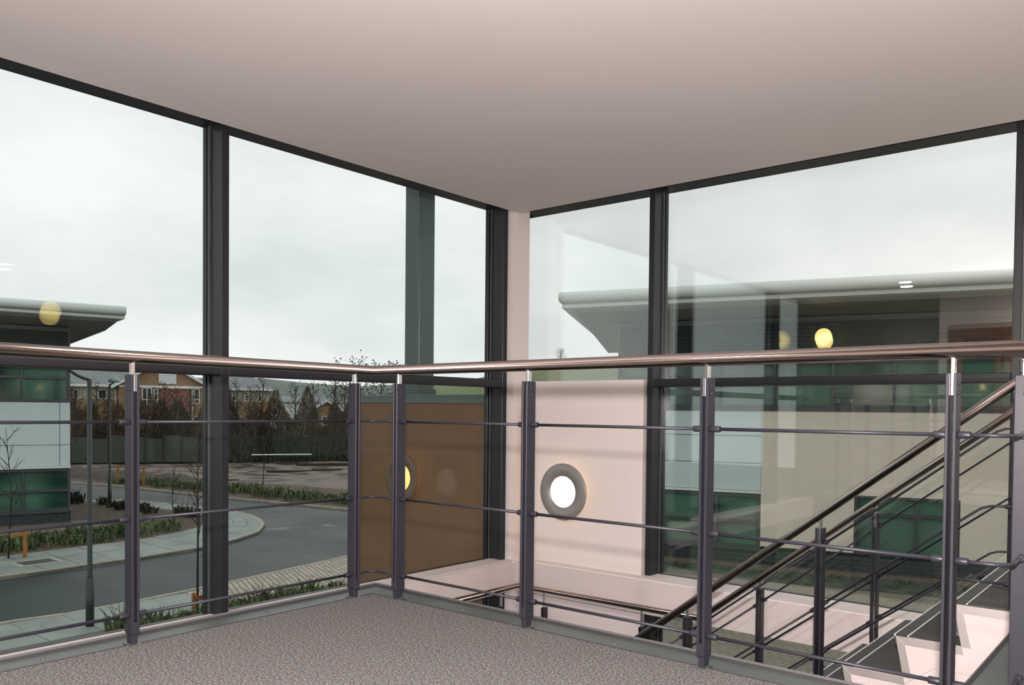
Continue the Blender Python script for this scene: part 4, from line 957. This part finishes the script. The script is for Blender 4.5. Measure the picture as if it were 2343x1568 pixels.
hb_(f3, -7, 8, -2, 6, 16, 1.65).build('wall', UPVC, h4); slab3(f3, (-7.3, 7.6, 1.62), (6.3, 7.6, 1.62), (6.3, 12, 2.4), (-7.3, 12, 2.4), 0.1, 'roof', TILE, h4)
# ------------------------------------------------------------------ hills
def hill(name, deg, dist, prof, m, depth=120, zb=-6):
    a = math.radians(deg); h = Vector((math.cos(a), math.sin(a))); u = Vector((h.y, -h.x)); O_ = Vector((CAM.x, CAM.y))+h*dist
    mb = MB(); n = len(prof); rows = 7
    for j in range(rows):
        t = j/(rows-1)
        for (uu, z) in prof:
            p = O_+u*uu+h*(depth*(t-1)); zz = zb+(z-zb)*math.sin(t*pi/2)**0.8 if t < 1 else z
            mb.v.append((p.x, p.y, zz))
    for j in range(rows-1):
        for i in range(n-1):
            b = j*n+i; mb.f.append([b, b+1, b+n+1, b+n]); mb.sm.append(True)
    struct(name, mb, m)
hill('hill', 145.1, 400, [(-150, 8), (-90, 13), (-60, 15), (-26, 13.8), (-12, 14.6), (8, 12.8), (28, 11.6), (45, 12.5), (70, 15), (90, 14.0), (120, 11)], FARHILL)
hill('hill_right', 126.2, 300, [(-75, 3), (-45, 9), (-25, 13.6), (-14.4, 15.6), (-11, 16.4), (0, 18.0), (19, 19.2), (45, 20), (90, 19)], FIELD)
aH = math.radians(126.2); hH = Vector((math.cos(aH), math.sin(aH))); uH = Vector((hH.y, -hH.x)); oH = Vector((CAM.x, CAM.y))+hH*299
p = oH+uH*(-2.9); tree('hill_tree', p.x, p.y, 17.0, 6.2, 'round bare tree on the skyline of the green hill', rt, None, 0.42, 26, None, 0, 0.16, 0.15, 2)
for uu in (4.0, 6.2, 8.0):
    p = oH+uH*uu; tree('hill_tree', p.x, p.y, 17.6, 2.6, 'small bare bush, %s from the left on the skyline of the green hill' % {4.0: 'first', 6.2: 'second', 8.0: 'third'}[uu], rt, 'bushes on the hill skyline', 0.5, 14, None, 0, 0.10, 0.1, 1)
# bare wood on the slope right of the outdoor column
for i in range(4):
    a = math.radians(137.6+1.5*i); p = Vector((CAM.x, CAM.y))+Vector((math.cos(a), math.sin(a)))*110
    tree('wood_tree', p.x, p.y, -3.4, 10.3+rt.uniform(-.5, .5), ('first', 'second', 'third', 'fourth')[3-i]+' from the left of the bare wood trees far behind the corner posts', rt, 'bare trees far behind the corner posts', 0.26, 22, LEAFB, 160, 0.12, 0.2, 2, 0.22)

# ------------------------------------------------------------------ covers in the footway and road
def cover(x, y, a, b, label):
    t = thing('inspection_cover', label, 'manhole cover', (x, y, GZ))
    MB().bbox(x-a-0.12, y-b-0.12, GZ-0.02, x+a+0.12, y+b+0.12, GZ+0.008, 0.004).build('surround', KERB, t)
    MB().bbox(x-a, y-b, GZ-0.02, x+a, y+b, GZ+0.012, 0.003).build('lid', TARM, t)
cover(-21.0, 6.25, 0.3, 0.42, 'dark square inspection cover in the far footway at left')
t = thing('road_gully', 'iron gully grate in the road by the young tree', 'drain', (-19.0, 10.2, GZ-0.08))
MB().bbox(-19.28, 9.95, GZ-0.1, -18.78, 10.45, GZ-0.075, 0.003).build('frame', TARM, t)
for k in range(5): MB().box(-19.24+0.1*k, 10.0, GZ-0.08, -19.19+0.1*k, 10.4, GZ-0.07).build('bar', KERB, t)
